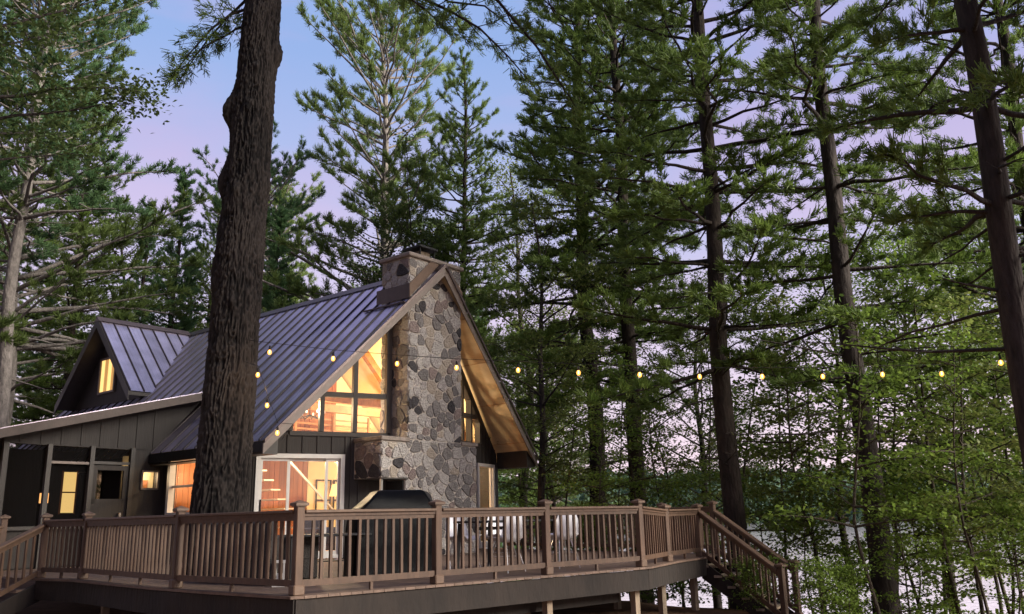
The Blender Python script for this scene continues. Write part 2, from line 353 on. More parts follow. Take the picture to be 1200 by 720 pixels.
# ---- sliding door, white
dr = MB(); s0, s1, z1 = .39, 2.27, 2.19
WL.bar(dr, s0, .03, s0+.09, z1, -.05, .14); WL.bar(dr, s1-.09, .03, s1, z1, -.05, .14); WL.bar(dr, s0+.09, z1-.09, s1-.09, z1, -.05, .14); WL.bar(dr, s0+.09, .03, s1-.09, .10, -.05, .14)
door = dr.build('sliding_door', M['white'], cabin)
for a, b2, off in ((s0+.09, 1.10, .0), (1.06, 1.92, .04), (1.86, s1-.09, .0)):
    p_ = MB()
    for t in (a, b2-.055): WL.bar(p_, t, .10, t+.055, z1-.09, off, .035)
    WL.bar(p_, a+.055, z1-.15, b2-.055, z1-.09, off, .035); WL.bar(p_, a+.055, .10, b2-.055, .18, off, .035)
    p_.build('door_panel', M['white'], door)
    MB().quad(WL.p(a+.05, .16, off+.018), WL.p(b2-.05, .16, off+.018), WL.p(b2-.05, z1-.13, off+.018), WL.p(a+.05, z1-.13, off+.018)).build('pane', M['glass'], door)
hd = MB(); WL.bar(hd, s0+.11, .95, s0+.135, 1.25, -.05, .05); hd.build('handle', M['black'], door)
# ---- right ground-floor window/door
dr = MB(); s0, s1 = 2.0, 3.12; z1 = 2.18
WR.bar(dr, s0, .03, s0+.08, z1, -.05, .14); WR.bar(dr, s1-.09, .03, s1, z1, -.05, .14); WR.bar(dr, s0+.08, z1-.08, s1-.09, z1, -.05, .14); WR.bar(dr, s0+.08, .03, s1-.09, .2, -.05, .14); WR.bar(dr, s1-.20, .2, s1-.14, z1-.08, -.01, .05)
d2 = dr.build('glass_door', M['white'], cabin)
MB().quad(WR.p(s0+.08, .2, .02), WR.p(s1-.09, .2, .02), WR.p(s1-.09, z1-.08, .02), WR.p(s0+.08, z1-.08, .02)).build('pane', M['glass'], d2)
b = MB(); WR.bar(b, WR.len-.16, 0, WR.len+.02, 2.25, -.035, .03); b.build('corner_board', M['trim'], cabin)
b = MB(); WL.bar(b, -.02, 0, .10, 2.3, -.035, .03); b.build('corner_board', M['trim'], cabin)
# ---- side window (double hung)
wf = MB(); x0 = -4.0
for y in (2.50, 3.81): wf.box((x0-.01, y+.045, 1.59), (.14, .09, 1.26))
for z in (.97, 2.17): wf.box((x0-.01, 3.20, z+.03), (.14, 1.22, .09))
wf.box((x0+.02, 3.20, 1.60), (.06, 1.22, .05))
sw = wf.build('side_window', M['white'], cabin); MB().quad((x0+.03, 2.58, 1.0), (x0+.03, 3.82, 1.0), (x0+.03, 3.82, 2.18), (x0+.03, 2.58, 2.18)).build('pane', M['glass'], sw)
# ---- main roof: panels on the left slope
roof = MB()
TH = .16
def sl(x, y, d=0): return (x, y, rz_(x)-d)
# deck slab of both slopes (under the panels)
for sgn in (-1, 1):
    pts = [(0, -.70), (sgn*4.34, 0), (sgn*4.34, BACK), (0, BACK)]
    k = len(roof.v)
    for d in (.02, TH): roof.v += [(x, y, rz_(x)-d) for x, y in pts]
    ff = [(0, 1, 2, 3), (7, 6, 5, 4)] + [(i, i+4, (i+1) % 4+4, (i+1) % 4) for i in range(4)]
    for f in ff: roof.f.append(tuple(k+i for i in (f if sgn > 0 else f)))
rf = roof.build('roof', M['soffit'], cabin)
PW = .45
def panel_mesh(y0, y1, x0, x1, zf, ymin, ribs=True):
    mb = MB(); w_ = y1-y0
    prof = [(0, .004), (w_*.35, .004), (w_*.37, .011), (w_*.41, .011), (w_*.43, .004), (w_*.65, .004), (w_*.67, .011), (w_*.71, .011), (w_*.73, .004), (w_, .004)]
    nseg = 1 if ymin is None else 10
    rows = []
    for i in range(nseg+1):
        x = x0+(x1-x0)*i/nseg; r = []
        for (a, h) in prof:
            y = y0+a
            if ymin is not None and y < ymin(x): y = ymin(x)
            r.append((x, y, zf(x)+h))
        rows.append(r)
    n = len(prof)
    for r in rows: mb.v += r
    for i in range(nseg):
        for j in range(n-1): mb.f.append((i*n+j, i*n+j+1, (i+1)*n+j+1, (i+1)*n+j))
    return mb
y = -.705; zleft = lambda x: PK+RS*x
pm = panel_mesh(0, PW, -4.36, 0, zleft, None).mesh('roof_panel', M['roof'])
yy = BACK-PW
while yy > .0:
    o = link('roof_panel', pm, rf); o.location = (0, yy, 0); yy -= PW
while yy+PW > -.69:
    panel_mesh(yy, yy+PW, -4.36, 0, zleft, vfront).build('roof_panel', M['roof'], rf); yy -= PW
MB().prism([(.0, -.70, PK), (4.36, 0, PK-RS*4.36), (4.36, BACK, PK-RS*4.36), (0, BACK, PK)], (0, 0, .03)).build('roof_panel', M['roof'], rf)
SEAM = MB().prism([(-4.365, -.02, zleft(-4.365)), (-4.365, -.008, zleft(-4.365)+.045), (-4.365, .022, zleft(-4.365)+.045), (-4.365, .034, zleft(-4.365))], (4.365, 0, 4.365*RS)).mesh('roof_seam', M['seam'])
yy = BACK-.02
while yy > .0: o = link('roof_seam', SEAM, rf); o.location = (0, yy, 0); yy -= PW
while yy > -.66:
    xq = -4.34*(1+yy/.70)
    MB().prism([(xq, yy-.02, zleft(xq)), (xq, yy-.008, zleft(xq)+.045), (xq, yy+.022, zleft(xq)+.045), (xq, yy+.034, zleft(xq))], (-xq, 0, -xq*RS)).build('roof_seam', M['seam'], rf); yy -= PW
# ridge cap
rc = MB(); rc.prism([(-.17, -.72, PK-.12), (0, -.72, PK+.055), (.17, -.72, PK-.12), (0, -.72, PK-.02)], (0, BACK+.72, 0)); rc.build('ridge_cap', M['flash'], rf)
# rake fascia, two steps, both slopes
for sgn in (-1, 1):
    for d0, d1, off, nm, mm in ((.035, .24, .0, 'rake_fascia', M['fascia']), (-.045, .035, .05, 'rake_trim', M['flash'])):
        e0 = (0, -.70-off, PK); e1 = (sgn*4.38, -off, rz_(4.38))
        MB().prism([(e0[0], e0[1], e0[2]-d0), (e1[0], e1[1], e1[2]-d0), (e1[0], e1[1], e1[2]-d1), (e0[0], e0[1], e0[2]-d1)], (0, -.035, 0)).build(nm, mm, rf)
    # eave fascia + boxed soffit
    MB().box((sgn*4.37, BACK/2, rz_(4.37)-.10), (.03, BACK, .20)).build('eave_fascia', M['black'] if sgn < 0 else M['trim'], rf)
    xw = 4.0
    MB().prism([(sgn*4.35, .03, 2.08), (sgn*xw, .03, 2.08), (sgn*xw, .03, rz_(xw)-.17), (sgn*4.35, .03, rz_(4.35)-.17)], (0, 1.3 if sgn < 0 else 1.05, 0)).build('eave_return', M['trim'], rf)
    if sgn < 0:
        MB().box((-4.18, BACK/2+.9, 2.09), (.34, BACK-1.9, .03)).build('eave_soffit', M['trim'], rf)
# soffit panel seams on the right slope
for i in range(4):
    x = .95+i*.95
    MB().bar((x, vfront(x)+.02, rz_(x)-TH-.008), (x, 1.1, rz_(x)-TH-.008), .012, .01).build('soffit_seam', M['beam'], rf)
# ---- dormer
DX, DY, DW = -3.0, 10.2, 2.17; DZ = 6.64; DE = 4.30; dsl = (DZ-DE)/DW
dm = MB()
dm.prism([(-2.5, DY-1.85, 2.6), (-2.5, DY-1.85, DZ-.25-dsl*1.85), (-2.5, DY, DZ-.25), (-2.5, DY+1.85, DZ-.25-dsl*1.85), (-2.5, DY+1.85, 2.6)], (.12, 0, 0))
for s_ in (-1, 1): dm.prism([(-2.5, DY+s_*1.85, 3.0), (-.6, DY+s_*1.85, 3.0), (-.6, DY+s_*1.85, DZ-.25-dsl*1.85), (-2.5, DY+s_*1.85, DZ-.25-dsl*1.85)], (0, .1, 0))
dorm = dm.build('dormer', M['siding'], cabin)
for s_ in (-1, 1):
    MB().prism([(DX, DY, DZ), (DX, DY+s_*DW, DE), (DX+2.9, DY+s_*DW, DE), (DX+2.9, DY, DZ)], (0, 0, -.10)).build('dormer_slab', M['trim'], dorm)
    MB().prism([(DX-.03, DY, DZ+.03), (DX-.03, DY+s_*DW, DE+.03), (DX-.03, DY+s_*DW, DE-.24), (DX-.03, DY, DZ-.26)], (.03, 0, 0)).build('rake_fascia', M['trim'], dorm)
MB().prism([(DX-.04, DY-.15, DZ-.08), (DX-.04, DY, DZ+.07), (DX-.04, DY+.15, DZ-.08)], (2.9, 0, 0)).build('ridge_cap', M['flash'], dorm)
for i in range(8):
    xa = DX+i*.40; mb = MB(); prof = [(0, .006), (.13, .006), (.14, .013), (.16, .013), (.17, .006), (.26, .006), (.27, .013), (.29, .013), (.30, .006), (.40, .006)]
    for yq, zq in ((DY-DW-.02, DE+.0), (DY-.1, DZ-.1)):
        mb.v += [(xa+a, yq, zq+h+.012) for a, h in prof]
    n = len(prof); mb.f += [(j, j+1, n+j+1, n+j) for j in range(n-1)]
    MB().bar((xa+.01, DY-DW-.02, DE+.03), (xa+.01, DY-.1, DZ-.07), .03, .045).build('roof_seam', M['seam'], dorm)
    mb.build('roof_panel', M['roof'], dorm)
wf = MB(); y0, y1, z0, z1 = 9.85, 10.75, 4.55, 5.55
for yq in (y0, y1): wf.box((-2.53, yq, (z0+z1)/2), (.06, .06, z1-z0+.06))
for zq in (z0, z1): wf.box((-2.53, (y0+y1)/2, zq), (.06, y1-y0-.06, .06))
dwn = wf.build('dormer_window', M['fascia'], dorm)
GL2 = emit('folded_curtain', (.80, .42, .12), .22)
GL = emit('lit_curtain', (1.0, .66, .22), .5)
for i in range(4):
    a = y0+.05+i*.205; MB().prism([(-2.525, a, z0+.03), (-2.525, a+.19, z0+.03), (-2.525, a+.19, z1-.03), (-2.525, a, z1-.03)], (.012, 0, 0)).build('curtain', GL if i % 2 else GL2, dwn)
# ---- screened porch
porch = MB()
PY = 4.2; pr = lambda x: 2.66+.262*(x+7.49)
porch.prism([(-7.40, PY, 2.43), (-4.30, PY, 2.40), (-3.1, PY, pr(-3.1)-.1), (-7.40, PY, pr(-7.4)-.1)], (0, .12, 0))
porch.prism([(-4.75, PY, 0), (-4.50, PY, 0), (-4.50, PY, 2.43), (-4.75, PY, 2.43)], (0, .12, 0)); porch.prism([(-4.50, PY, 0), (-4.14, PY, 0), (-4.14, PY, 1.55), (-4.50, PY, 1.55)], (0, .12, 0))
porch.prism([(-4.50, PY, 1.97), (-4.0, PY, 1.97), (-4.0, PY, 2.43), (-4.50, PY, 2.43)], (0, .12, 0)); porch.prism([(-4.14, PY, 0), (-4.0, PY, 0), (-4.0, PY, 1.97), (-4.14, PY, 1.97)], (0, .12, 0))
porch.prism([(-7.40, PY, 0), (-5.68, PY, 0), (-5.68, PY, .75), (-7.40, PY, .75)], (0, .12, 0))
pc = porch.build('porch', M['siding'], cabin)
for x in (-7.1, -6.7, -6.3, -5.9, -5.5, -5.1, -4.7, -4.3): MB().box((x, PY-.008, (2.45+pr(x)-.12)/2+.0), (.035, .016, pr(x)-.12-2.45)).build('batten', M['siding'], pc)
for x, wd in ((-7.36, .10), (-6.53, .09), (-5.66, .09), (-4.78, .09)): MB().box((x, PY-.02, 1.22), (wd, .10, 2.44)).build('porch_post', M['trim'], pc)
MB().box((-6.1, PY-.015, 2.08), (.80, .06, .05)).build('transom_bar', M['fascia'], pc); MB().box((-5.22, PY-.015, 2.10), (.80, .06, .06)).build('transom_bar', M['trim'], pc)
MB().box((-6.5, PY-.02, .78), (1.65, .09, .07)).build('sill', M['trim'], pc)
for a, b2, c_, d_ in ((-7.31, -6.58, .82, 2.42), (-6.48, -5.71, .82, 2.05), (-6.48, -5.71, 2.11, 2.42), (-5.61, -4.83, 2.13, 2.42)):
    MB().quad((a, PY+.03, c_), (b2, PY+.03, c_), (b2, PY+.03, d_), (a, PY+.03, d_)).build('screen', M['screen'], pc)
pd = MB().box((-5.22, PY+.0, 1.30), (.80, .05, .10)).box((-5.56, PY, 1.04), (.11, .05, 2.02)).box((-4.88, PY, 1.04), (.11, .05, 2.02)).box((-5.22, PY, 2.0), (.57, .05, .10)).box((-5.22, PY, .62), (.57, .045, 1.26)).build('porch_door', M['siding'], pc)
MB().quad((-5.50, PY+.0, 1.35), (-4.94, PY, 1.35), (-4.94, PY, 1.95), (-5.50, PY, 1.95)).build('pane', M['dglass'], pd)
MB().box((-4.97, PY-.05, 1.0), (.04, .06, .12)).build('handle', M['chrome'], pd)
# little lit window beside the porch door
lw = MB().box((-4.32, PY-.005, 1.57), (.40, .05, .04)).box((-4.32, PY-.005, 1.95), (.40, .05, .04)).box((-4.51, PY-.005, 1.76), (.04, .05, .34)).box((-4.13, PY-.005, 1.76), (.04, .05, .34)).build('small_window', M['fascia'], pc)
MB().quad((-4.49, PY+.02, 1.59), (-4.15, PY+.02, 1.59), (-4.15, PY+.02, 1.93), (-4.49, PY+.02, 1.93)).build('pane', M['glass'], lw)
MB().box((-4.3, PY+.45, 1.7), (.9, .03, 1.2)).build('back_panel', M['plaster'], lw)
MB().box((-4.23, PY+.40, 1.68), (.16, .03, .2)).build('picture', M['wood'], lw)
# porch roof (shed)
PR = MB(); PR.prism([(-8.9, 3.86, pr(-8.9)), (-2.95, 3.86, pr(-2.95)), (-2.95, BACK, pr(-2.95)), (-8.9, BACK, pr(-8.9))], (0, 0, -.10)); prf = PR.build('porch_roof', M['trim'], pc)
MB().prism([(-9.0, 3.82, pr(-9.0)+.03), (-3.02, 3.82, pr(-3.02)+.03), (-3.2, 3.82, pr(-3.2)-.15), (-9.0, 3.82, pr(-9.0)-.15)], (0, .04, 0)).build('rake_fascia', M['porchfascia'], pc)
for i in range(20):
    ya = 3.9+i*.45; mb = MB(); prof = [(0, 0), (0, .045), (.03, .045), (.04, .005), (.45, .005)]
    for xq in (-9.0, -2.93): mb.v += [(xq, ya+a, pr(xq)+h+.004) for a, h in prof]
    mb.f += [(j, 5+j, 6+j, j+1) for j in range(4)]
    mb.build('roof_panel', M['roof'], prf)
# porch interior
pi_ = MB(); pi_.box((-5.9, 8.2, 1.3), (3.9, .1, 2.7)).box((-7.36, 6.3, .40), (.08, 4.0, .8)).box((-5.7, 6.2, .01), (3.4, 4.0, .04)); pi_.build('porch_inner_wall', M['siding'], pc)
pw = MB().box((-5.25, 6.0, 1.55), (.30, .02, .9)); pw.build('lit_window', GL, pc)
MB().box((-5.25, 5.985, 1.55), (.33, .02, .03)).box((-5.41, 5.985, 1.55), (.03, .03, .95)).box((-5.09, 5.985, 1.55), (.03, .03, .95)).build('window_bar', M['beam'], pc)
MB().lathe([(.0, -.12), (.09, -.11), (.09, .1), (0, .11)], (-5.85, 5.8, 1.42), 12).build('wall_lamp', M['lampshade'], pc)
# ---- chimney
chim = thing('chimney', None, None); chim.parent = cabin; del_ = None
CX0, CX1, CF, CBK, CT = -.95, .82, -.50, .42, 6.74
core = MB()
core.box(((CX0+CX1)/2, (CF+CBK)/2, CT/2+1.2), (CX1-CX0-.024, CBK-CF-.024, CT-2.4))
BX0, BX1, BT, BZ = -1.74, 1.33, 2.46, 1.66
core.prism([(BX0+.012, CF+.012, BZ), (BX1-.012, CF+.012, BZ), (BX1-.04, .40, BZ), (BX0+.012, .40, BZ)], (0, 0, BT-BZ))
core.prism([(-1.03, CF+.012, 0), (BX1-.012, CF+.012, 0), (BX1-.04, .40, 0), (-1.03, .40, 0)], (0, 0, BZ)); core.prism([(BX0+.012, CF+.012, 0), (-1.03, CF+.04, 0), (-1.03, .4, 0), (BX0+.012, .4, 0)], (0, 0, .45))
chim_core = core.build('masonry_core', M['mortar'], chim)
MB().box(((BX0+CX0)/2, -.08, BT+.035), (CX0-BX0+.06, .92, .09)).build('ledge', M['cap'], chim, bevel=.012)
MB().box(((BX1+CX1)/2, .0, BT+.035), (BX1-CX1+.06, 1.06, .09)).build('ledge', M['cap'], chim, bevel=.012)
MB().box((BX0+.05, CF+.05, 1.05), (.05, .05, 1.25)).build('corner_post', M['chrome'], chim)
MB().prism([(-1.66, .36, .45), (-1.06, .36, .45), (-1.06, .36, BZ-.03), (-1.66, .36, BZ-.03)], (0, .03, 0)).build('firebox_back', M['black'], chim)
MB().box((-1.045, -.05, 1.04), (.03, .8, 1.15)).build('firebox_side', M['black'], chim)
MB().box((-1.35, CF+.25, BZ-.012), (.78, .55, .03)).build('lintel', M['trim'], chim)
MB().box(((CX0+CX1)/2, (CF+CBK)/2, CT+.05), (CX1-CX0+.12, CBK-CF+.14, .10)).build('chimney_cap', M['cap'], chim, bevel=.02)
fl = MB().box((-.15, -.05, CT+.22), (.34, .34, .24)).build('flue', M['post'], chim)
MB().box((-.15, -.05, CT+.42), (.62, .62, .05)).build('flue_hood', M['black'], chim)
for dx in (-.24, .24):
    for dy in (-.24, .24): MB().box((-.15+dx, -.05+dy, CT+.25), (.025, .025, .32)).build('hood_leg', M['black'], chim)
# flashing: left skirt and stepped front
MB().prism([(CX0-.03, CF-.03, rz_(CX0)+.02), (CX0-.03, CBK+.15, rz_(CX0)+.02), (CX0-.03, CBK+.15, rz_(CX0)+.36), (CX0-.03, CF-.03, rz_(CX0)+.36)], (.02, 0, 0)).build('flashing', M['flash'], chim)
MB().prism([(CX0-.02, CF-.04, rz_(CX0)+.04), (-.02, CF-.04, PK+.04), (-.02, CF-.04, PK+.16), (-.2, CF-.04, PK+.16), (CX0-.02, CF-.04, rz_(CX0)+.36)], (0, .02, 0)).build('flashing', M['railcap'], chim)
MB().prism([(CX1+.02, CF-.04, rz_(CX1)+.04), (.02, CF-.04, PK+.04), (.02, CF-.04, PK+.16), (.2, CF-.04, PK+.16), (CX1+.02, CF-.04, rz_(CX1)+.36)], (0, .02, 0)).build('flashing', M['railcap'], chim)
MB().bar((CX0-.16, CF-.02, rz_(CX0-.16)+.05), (CX0-.16, CBK+.45, rz_(CX0-.16)+.05), .05, .03).build('flashing', M['flash'], chim)
# --- field stones: Voronoi cells, one object each
def clip_poly(poly, nx, ny, c):
    o = []
    for i in range(len(poly)):
        a, b = poly[i], poly[(i+1) % len(poly)]; da = nx*a[0]+ny*a[1]-c; db = nx*b[0]+ny*b[1]-c
        if da <= 0: o.append(a)
        if da*db < 0: t = da/(da-db); o.append((a[0]+(b[0]-a[0])*t, a[1]+(b[1]-a[1])*t))
    return o
def inside(poly, x, y):
    r = False
    for i in range(len(poly)):
        (x1, y1), (x2, y2) = poly[i], poly[i-1]
        if (y1 > y) != (y2 > y) and x < (x2-x1)*(y-y1)/(y2-y1)+x1: r = not r
    return r
def stones(poly, area, to3, nrm, seed, weights):
    rg = random.Random(seed); xs = [p[0] for p in poly]; ys = [p[1] for p in poly]
    A = abs(sum(poly[i-1][0]*poly[i][1]-poly[i][0]*poly[i-1][1] for i in range(len(poly))))/2
    n = max(3, int(A/area)); sites = []; md = math.sqrt(area)*.86; tries = 0
    while len(sites) < n and tries < 9000:
        tries += 1; x, y = rg.uniform(min(xs), max(xs)), rg.uniform(min(ys), max(ys)); r = md*rg.choice((.62, .8, 1, 1.25))*(1 if tries < 5000 else .75)
        if inside(poly, x, y) and all((x-a)**2+((y-b)*1.12)**2 > (r*.5+c*.5)**2 for a, b, c in sites): sites.append((x, y, r))
    for i, (x, y, r) in enumerate(sites):
        cell = list(poly)
        for j, (a, b, c) in enumerate(sites):
            if i == j: continue
            dx, dy = a-x, b-y; d = math.hypot(dx, dy)
            if d > 1.6: continue
            f = .5+.12*(r-c)/md
            f = min(.68, max(.32, f)); cell = clip_poly(cell, dx/d, dy/d, (x*dx+y*dy)/d+d*f)
            if len(cell) < 3: break
        if len(cell) < 3: continue
        cx = sum(p[0] for p in cell)/len(cell); cy = sum(p[1] for p in cell)/len(cell)
        # round the corners: cut each corner
        pts = []
        for k in range(len(cell)):
            p, q, s_ = cell[k-1], cell[k], cell[(k+1) % len(cell)]
            for o_ in (p, s_):
                t = rg.uniform(.14, .32); pts.append((q[0]+(o_[0]-q[0])*t, q[1]+(o_[1]-q[1])*t))
        per = math.sqrt(max(1e-4, abs(sum(pts[k-1][0]*pts[k][1]-pts[k][0]*pts[k-1][1] for k in range(len(pts))))/2))
        if per < .07: continue
        gap = max(.74, 1-.0115/per*1.5); jit = .03*per
        base = [(cx+(p[0]-cx)*gap+rg.uniform(-jit, jit), cy+(p[1]-cy)*gap+rg.uniform(-jit, jit)) for p in pts]
        h = rg.uniform(.012, .036); rings = []
        for sc_, hh in ((1, -.03), (1, h*.5), (.90, h*.95)):
            rings.append([to3(cx+(p[0]-cx)*sc_, cy+(p[1]-cy)*sc_, hh+(rg.uniform(-.004, .006) if hh > .03 else 0)) for p in base])
        mb = MB(); m_ = len(base)
        for rr in rings: mb.v += rr
        for q in range(2):
            for k in range(m_): kk = (k+1) % m_; mb.f.append((q*m_+k, q*m_+kk, (q+1)*m_+kk, (q+1)*m_+k))
        mb.v.append(to3(cx+rg.uniform(-.2, .2)*per, cy+rg.uniform(-.2, .2)*per, h*rg.uniform(.9, 1.1))); c0 = len(mb.v)-1
        for k in range(m_): mb.f.append((2*m_+k, 2*m_+(k+1) % m_, c0))
        o = mb.build('stone', rg.choices(STONES, weights)[0], chim)
FR = (5, 2.2, 5, 1.9, 1.6, 4); LF = (3, 3, 5, 3, 2, 1)
stones([(CX0, BT+.05), (CX1, BT+.05), (CX1, 6.72), (CX0, 6.72)], .058, lambda a, z, h: (a, CF+.012-h, z), None, 4, FR)
stones([(-1.03, 0), (BX1, 0), (BX1, BT-.02), (CX1-.02, BT-.02), (CX1-.02, BT+.05), (CX0+.02, BT+.05), (CX0+.02, BT-.02), (BX0, BT-.02), (BX0, BZ), (-1.03, BZ)], .057, lambda a, z, h: (a, CF+.012-h, z), None, 9, FR)
stones([(CF, BT+.08), (CBK, BT+.08), (CBK, 6.72), (CF, 6.72)], .062, lambda a, z, h: (CX0+.012-h, a, z), None, 12, LF)
stones([(CF, BZ), (.35, BZ), (.35, BT-.02), (CF, BT-.02)], .062, lambda a, z, h: (BX0+.012-h, a, z), None, 15, LF)
stones([(-1.03, .0), (.38, 0), (.38, 1.6), (-1.03, 1.6)], .10, lambda a, z, h: (-1.03+.035-h, a, z), None, 16, LF) if False else None
# ---- interior
it = MB(); it.box((0, 6.0, .03), (7.6, 9.4, .05)); it.prism([(-3.8, 1.5, .004), (-.9, .2, .004), (.8, .25, .004), (3.8, 1.3, .004)], (0, 0, .045)); it.build('interior_floor', M['floor'], cabin)
iw = MB(); iw.prism([(.45, 4.75, .05), (3.85, 4.75, .05), (3.85, 4.75, 2.4), (1.25, 4.75, 5.1), (1.25, 4.75, 2.5), (.45, 4.75, 2.5)], (0, .1, 0)); iw.build('interior_wall', M['plaster'], cabin)
for i in range(34):
    x = -3.75+i*.15; zt = min(5.6, rz_(x)-.3)
    if x > .42:
        MB().box((x, 4.68+.004*(i % 3), (zt+2.5)/2), (.142, .05, zt-2.55)).build('wall_plank', M['wood'], cabin); continue
    MB().box((x, 4.7+.004*(i % 3), zt/2), (.142, .05, zt-.06)).build('wall_plank', M['wood'], cabin)
for sgn, nm in ((-1, 0), (1, 1)):
    MB().prism([(0, -.02, PK-TH-.03), (sgn*3.85, 1.5, PK-RS*3.85-TH-.03), (sgn*3.85, 8.5, PK-RS*3.85-TH-.03), (0, 8.5, PK-TH-.03)], (0, 0, -.02)).build('interior_ceiling', M['plaster'], cabin)
for y in (1.75, 3.3): 
    MB().bar((-3.6, y, rz_(3.6)-.32), (-.1, y, rz_(.1)-.32), .16, .22).build('ceiling_beam', M['beam'], cabin); MB().bar((3.6, y, rz_(3.6)-.32), (.1, y, rz_(.1)-.32), .16, .22).build('ceiling_beam', M['beam'], cabin)
    MB().bar((-2.7, y, 3.62), (2.7, y, 3.62), .15, .2).build('ceiling_beam', M['beam'], cabin)
    MB().bar((2.6, y, 3.7), (1.5, y, 5.0), .12, .14).build('ceiling_beam', M['beam'], cabin)
# loft with rail
MB().box((-1.1, 4.0, 2.52), (5.4, 1.3, .22)).build('loft_floor', M['beam'], cabin)
lr = MB()
for i in range(5): lr.box((-1.1, 3.36, 2.78+i*.14), (5.0, .03, .045))
for i in range(5): lr.box((-3.5+i*1.2, 3.32, 3.05), (.05, .05, .85))
lr.build('loft_rail', M['beam'], cabin)
# stair: white treads rising to the left-back
st = MB(); st.bar((-1.95, 3.0, 2.6), (.15, 3.0, .85), .035, .05); stair = st.build('staircase', M['white'], cabin)
for i in range(10):
    x = -.55-i*.2; MB().box((x, 3.6, .22+i*.22), (.27, .95, .035)).build('stair_tread', M['tread'], stair)
MB().box((.15, 3.0, 1.2), (.08, .08, 2.4)).build('newel', M['trim'], stair)
for x in (.95, 1.55, 2.15):
    fr = MB()
    for dx in (-.24, .24): fr.box((x+dx, 4.70, 1.25), (.035, .03, 1.3))
    for dz in (-.63, .1, .63): fr.box((x, 4.70, 1.25+dz), (.45, .03, .035))
    fr.build('picture_frame', M['black'], cabin)
for x, z in ((-3.2, 1.15), (-2.9, 1.0)): MB().box((x, 3.9, z), (.3, .3, z)).build('cabinet', M['beam'], cabin)
MB().box((3.2, 2.5, 1.0), (.10, .6, 1.9)).build('shelf', M['wood'], cabin)
for nm, loc, en in (('room_lamp', (-1.9, 2.0, 2.2), 80), ('loft_lamp', (-2.2, 1.7, 3.3), 85), ('right_lamp', (2.0, 2.6, 2.3), 85), ('gable_lamp', (1.6, 2.0, 4.0), 150), ('bath_lamp', (-4.3, 4.42, 1.85), 4), ('side_lamp', (-3.2, 3.9, 1.9), 25)):
    ld = bpy.data.lights.new(nm, 'POINT'); ld.energy = en; ld.color = (1.0, .74, .44); ld.shadow_soft_size = .12
    lo = bpy.data.objects.new(nm, ld); C.objects.link(lo); lo.parent = cabin; lo.location = loc
# ================================================================== deck
HC, HS_ = math.cos(math.atan2(.7826, .6225)), math.sin(math.atan2(.7826, .6225))
def HW(x, y, z=0): return Vector((-2.159+x*HC-y*HS_, 20.048+x*HS_+y*HC, z))
P1, P2, P3, P4 = Vector((-2.414, 9.735, 0)), Vector((-1.0, 10.99, 0)), Vector((.40, 12.275, 0)), Vector((1.884, 13.59, 0))
P5, P6, P7 = Vector((2.52, 14.95, 0)), Vector((3.36, 16.35, 0)), Vector((3.86, 17.3, 0))
L1, L2, L3 = Vector((-4.33, 11.29, 0)), Vector((-6.72, 13.75, 0)), Vector((-7.70, 14.35, 0)); LP = Vector((-8.62, 14.75, 0))
Q1, Q2, Q3 = Vector((3.02, 18.3, 0)), Vector((2.15, 19.6, 0)), Vector((-.28, 22.6, 0))
deck = thing('deck', 'raised wooden deck wrapping the front of the cabin on timber posts', 'deck', (0, 0, 0))
d1 = (P4-P1).normalized(); n1 = Vector((-d1.y, d1.x, 0))
hc = [HW(4, 1.1), HW(.8, .1), HW(-.95, .03), HW(-4, 1.4), HW(-4, 4.2), HW(-7.45, 4.2)]
poly = [P1-n1*.12+d1*-.1, P4-n1*.12+d1*.08, P5+Vector((.14, -.06, 0)), P6+Vector((.14, -.06, 0)), P7+Vector((.1, .1, 0)), Q1+Vector((.1, .12, 0)), Q2+Vector((.1, .12, 0)), Q3+Vector((.1, .1, 0))]+hc+[LP+Vector((-.1, .1, 0)), L3+Vector((-.05, -.13, 0)), L2+Vector((-.08, -.12, 0)), L1+Vector((-.09, -.1, 0))]
pab = [((p-P1).dot(d1), (p-P1).dot(n1)) for p in poly]
def inter(a):
    r = []
    for i in range(len(pab)):
        (a0, b0), (a1, b1) = pab[i-1], pab[i]
        if (a0 > a) != (a1 > a): r.append(b0+(a-a0)/(a1-a0)*(b1-b0))
    return sorted(r)
TX, TY = -4.57, 13.3; ta, tb = (Vector((TX, TY, 0))-P1).dot(d1), (Vector((TX, TY, 0))-P1).dot(n1)
BW = .146; a = min(p[0] for p in pab)
while a < max(p[0] for p in pab):
    i0, i1 = inter(a+.004), inter(a+BW-.004)
    if len(i0) == len(i1):
        for k in range(0, len(i0), 2):
            segs = [(i0[k], i0[k+1], i1[k], i1[k+1])]
            if abs(a+BW/2-ta) < .66:
                h_ = math.sqrt(max(.02, .70**2-(a+BW/2-ta)**2))
                if segs[0][0] < tb-h_ and segs[0][1] > tb+h_: s = segs[0]; segs = [(s[0], tb-h_, s[2], tb-h_), (tb+h_, s[1], tb+h_, s[3])]
            for (b0, b1, c0, c1) in segs:
                if min(b1-b0, c1-c0) < .05: continue
                q = [P1+d1*(a+.003)+n1*b0, P1+d1*(a+BW-.003)+n1*c0, P1+d1*(a+BW-.003)+n1*c1, P1+d1*(a+.003)+n1*b1]
                MB().prism([(p.x, p.y, -.03) for p in q], (0, 0, .03)).build('deck_board', M['board'], deck)
    a += BW
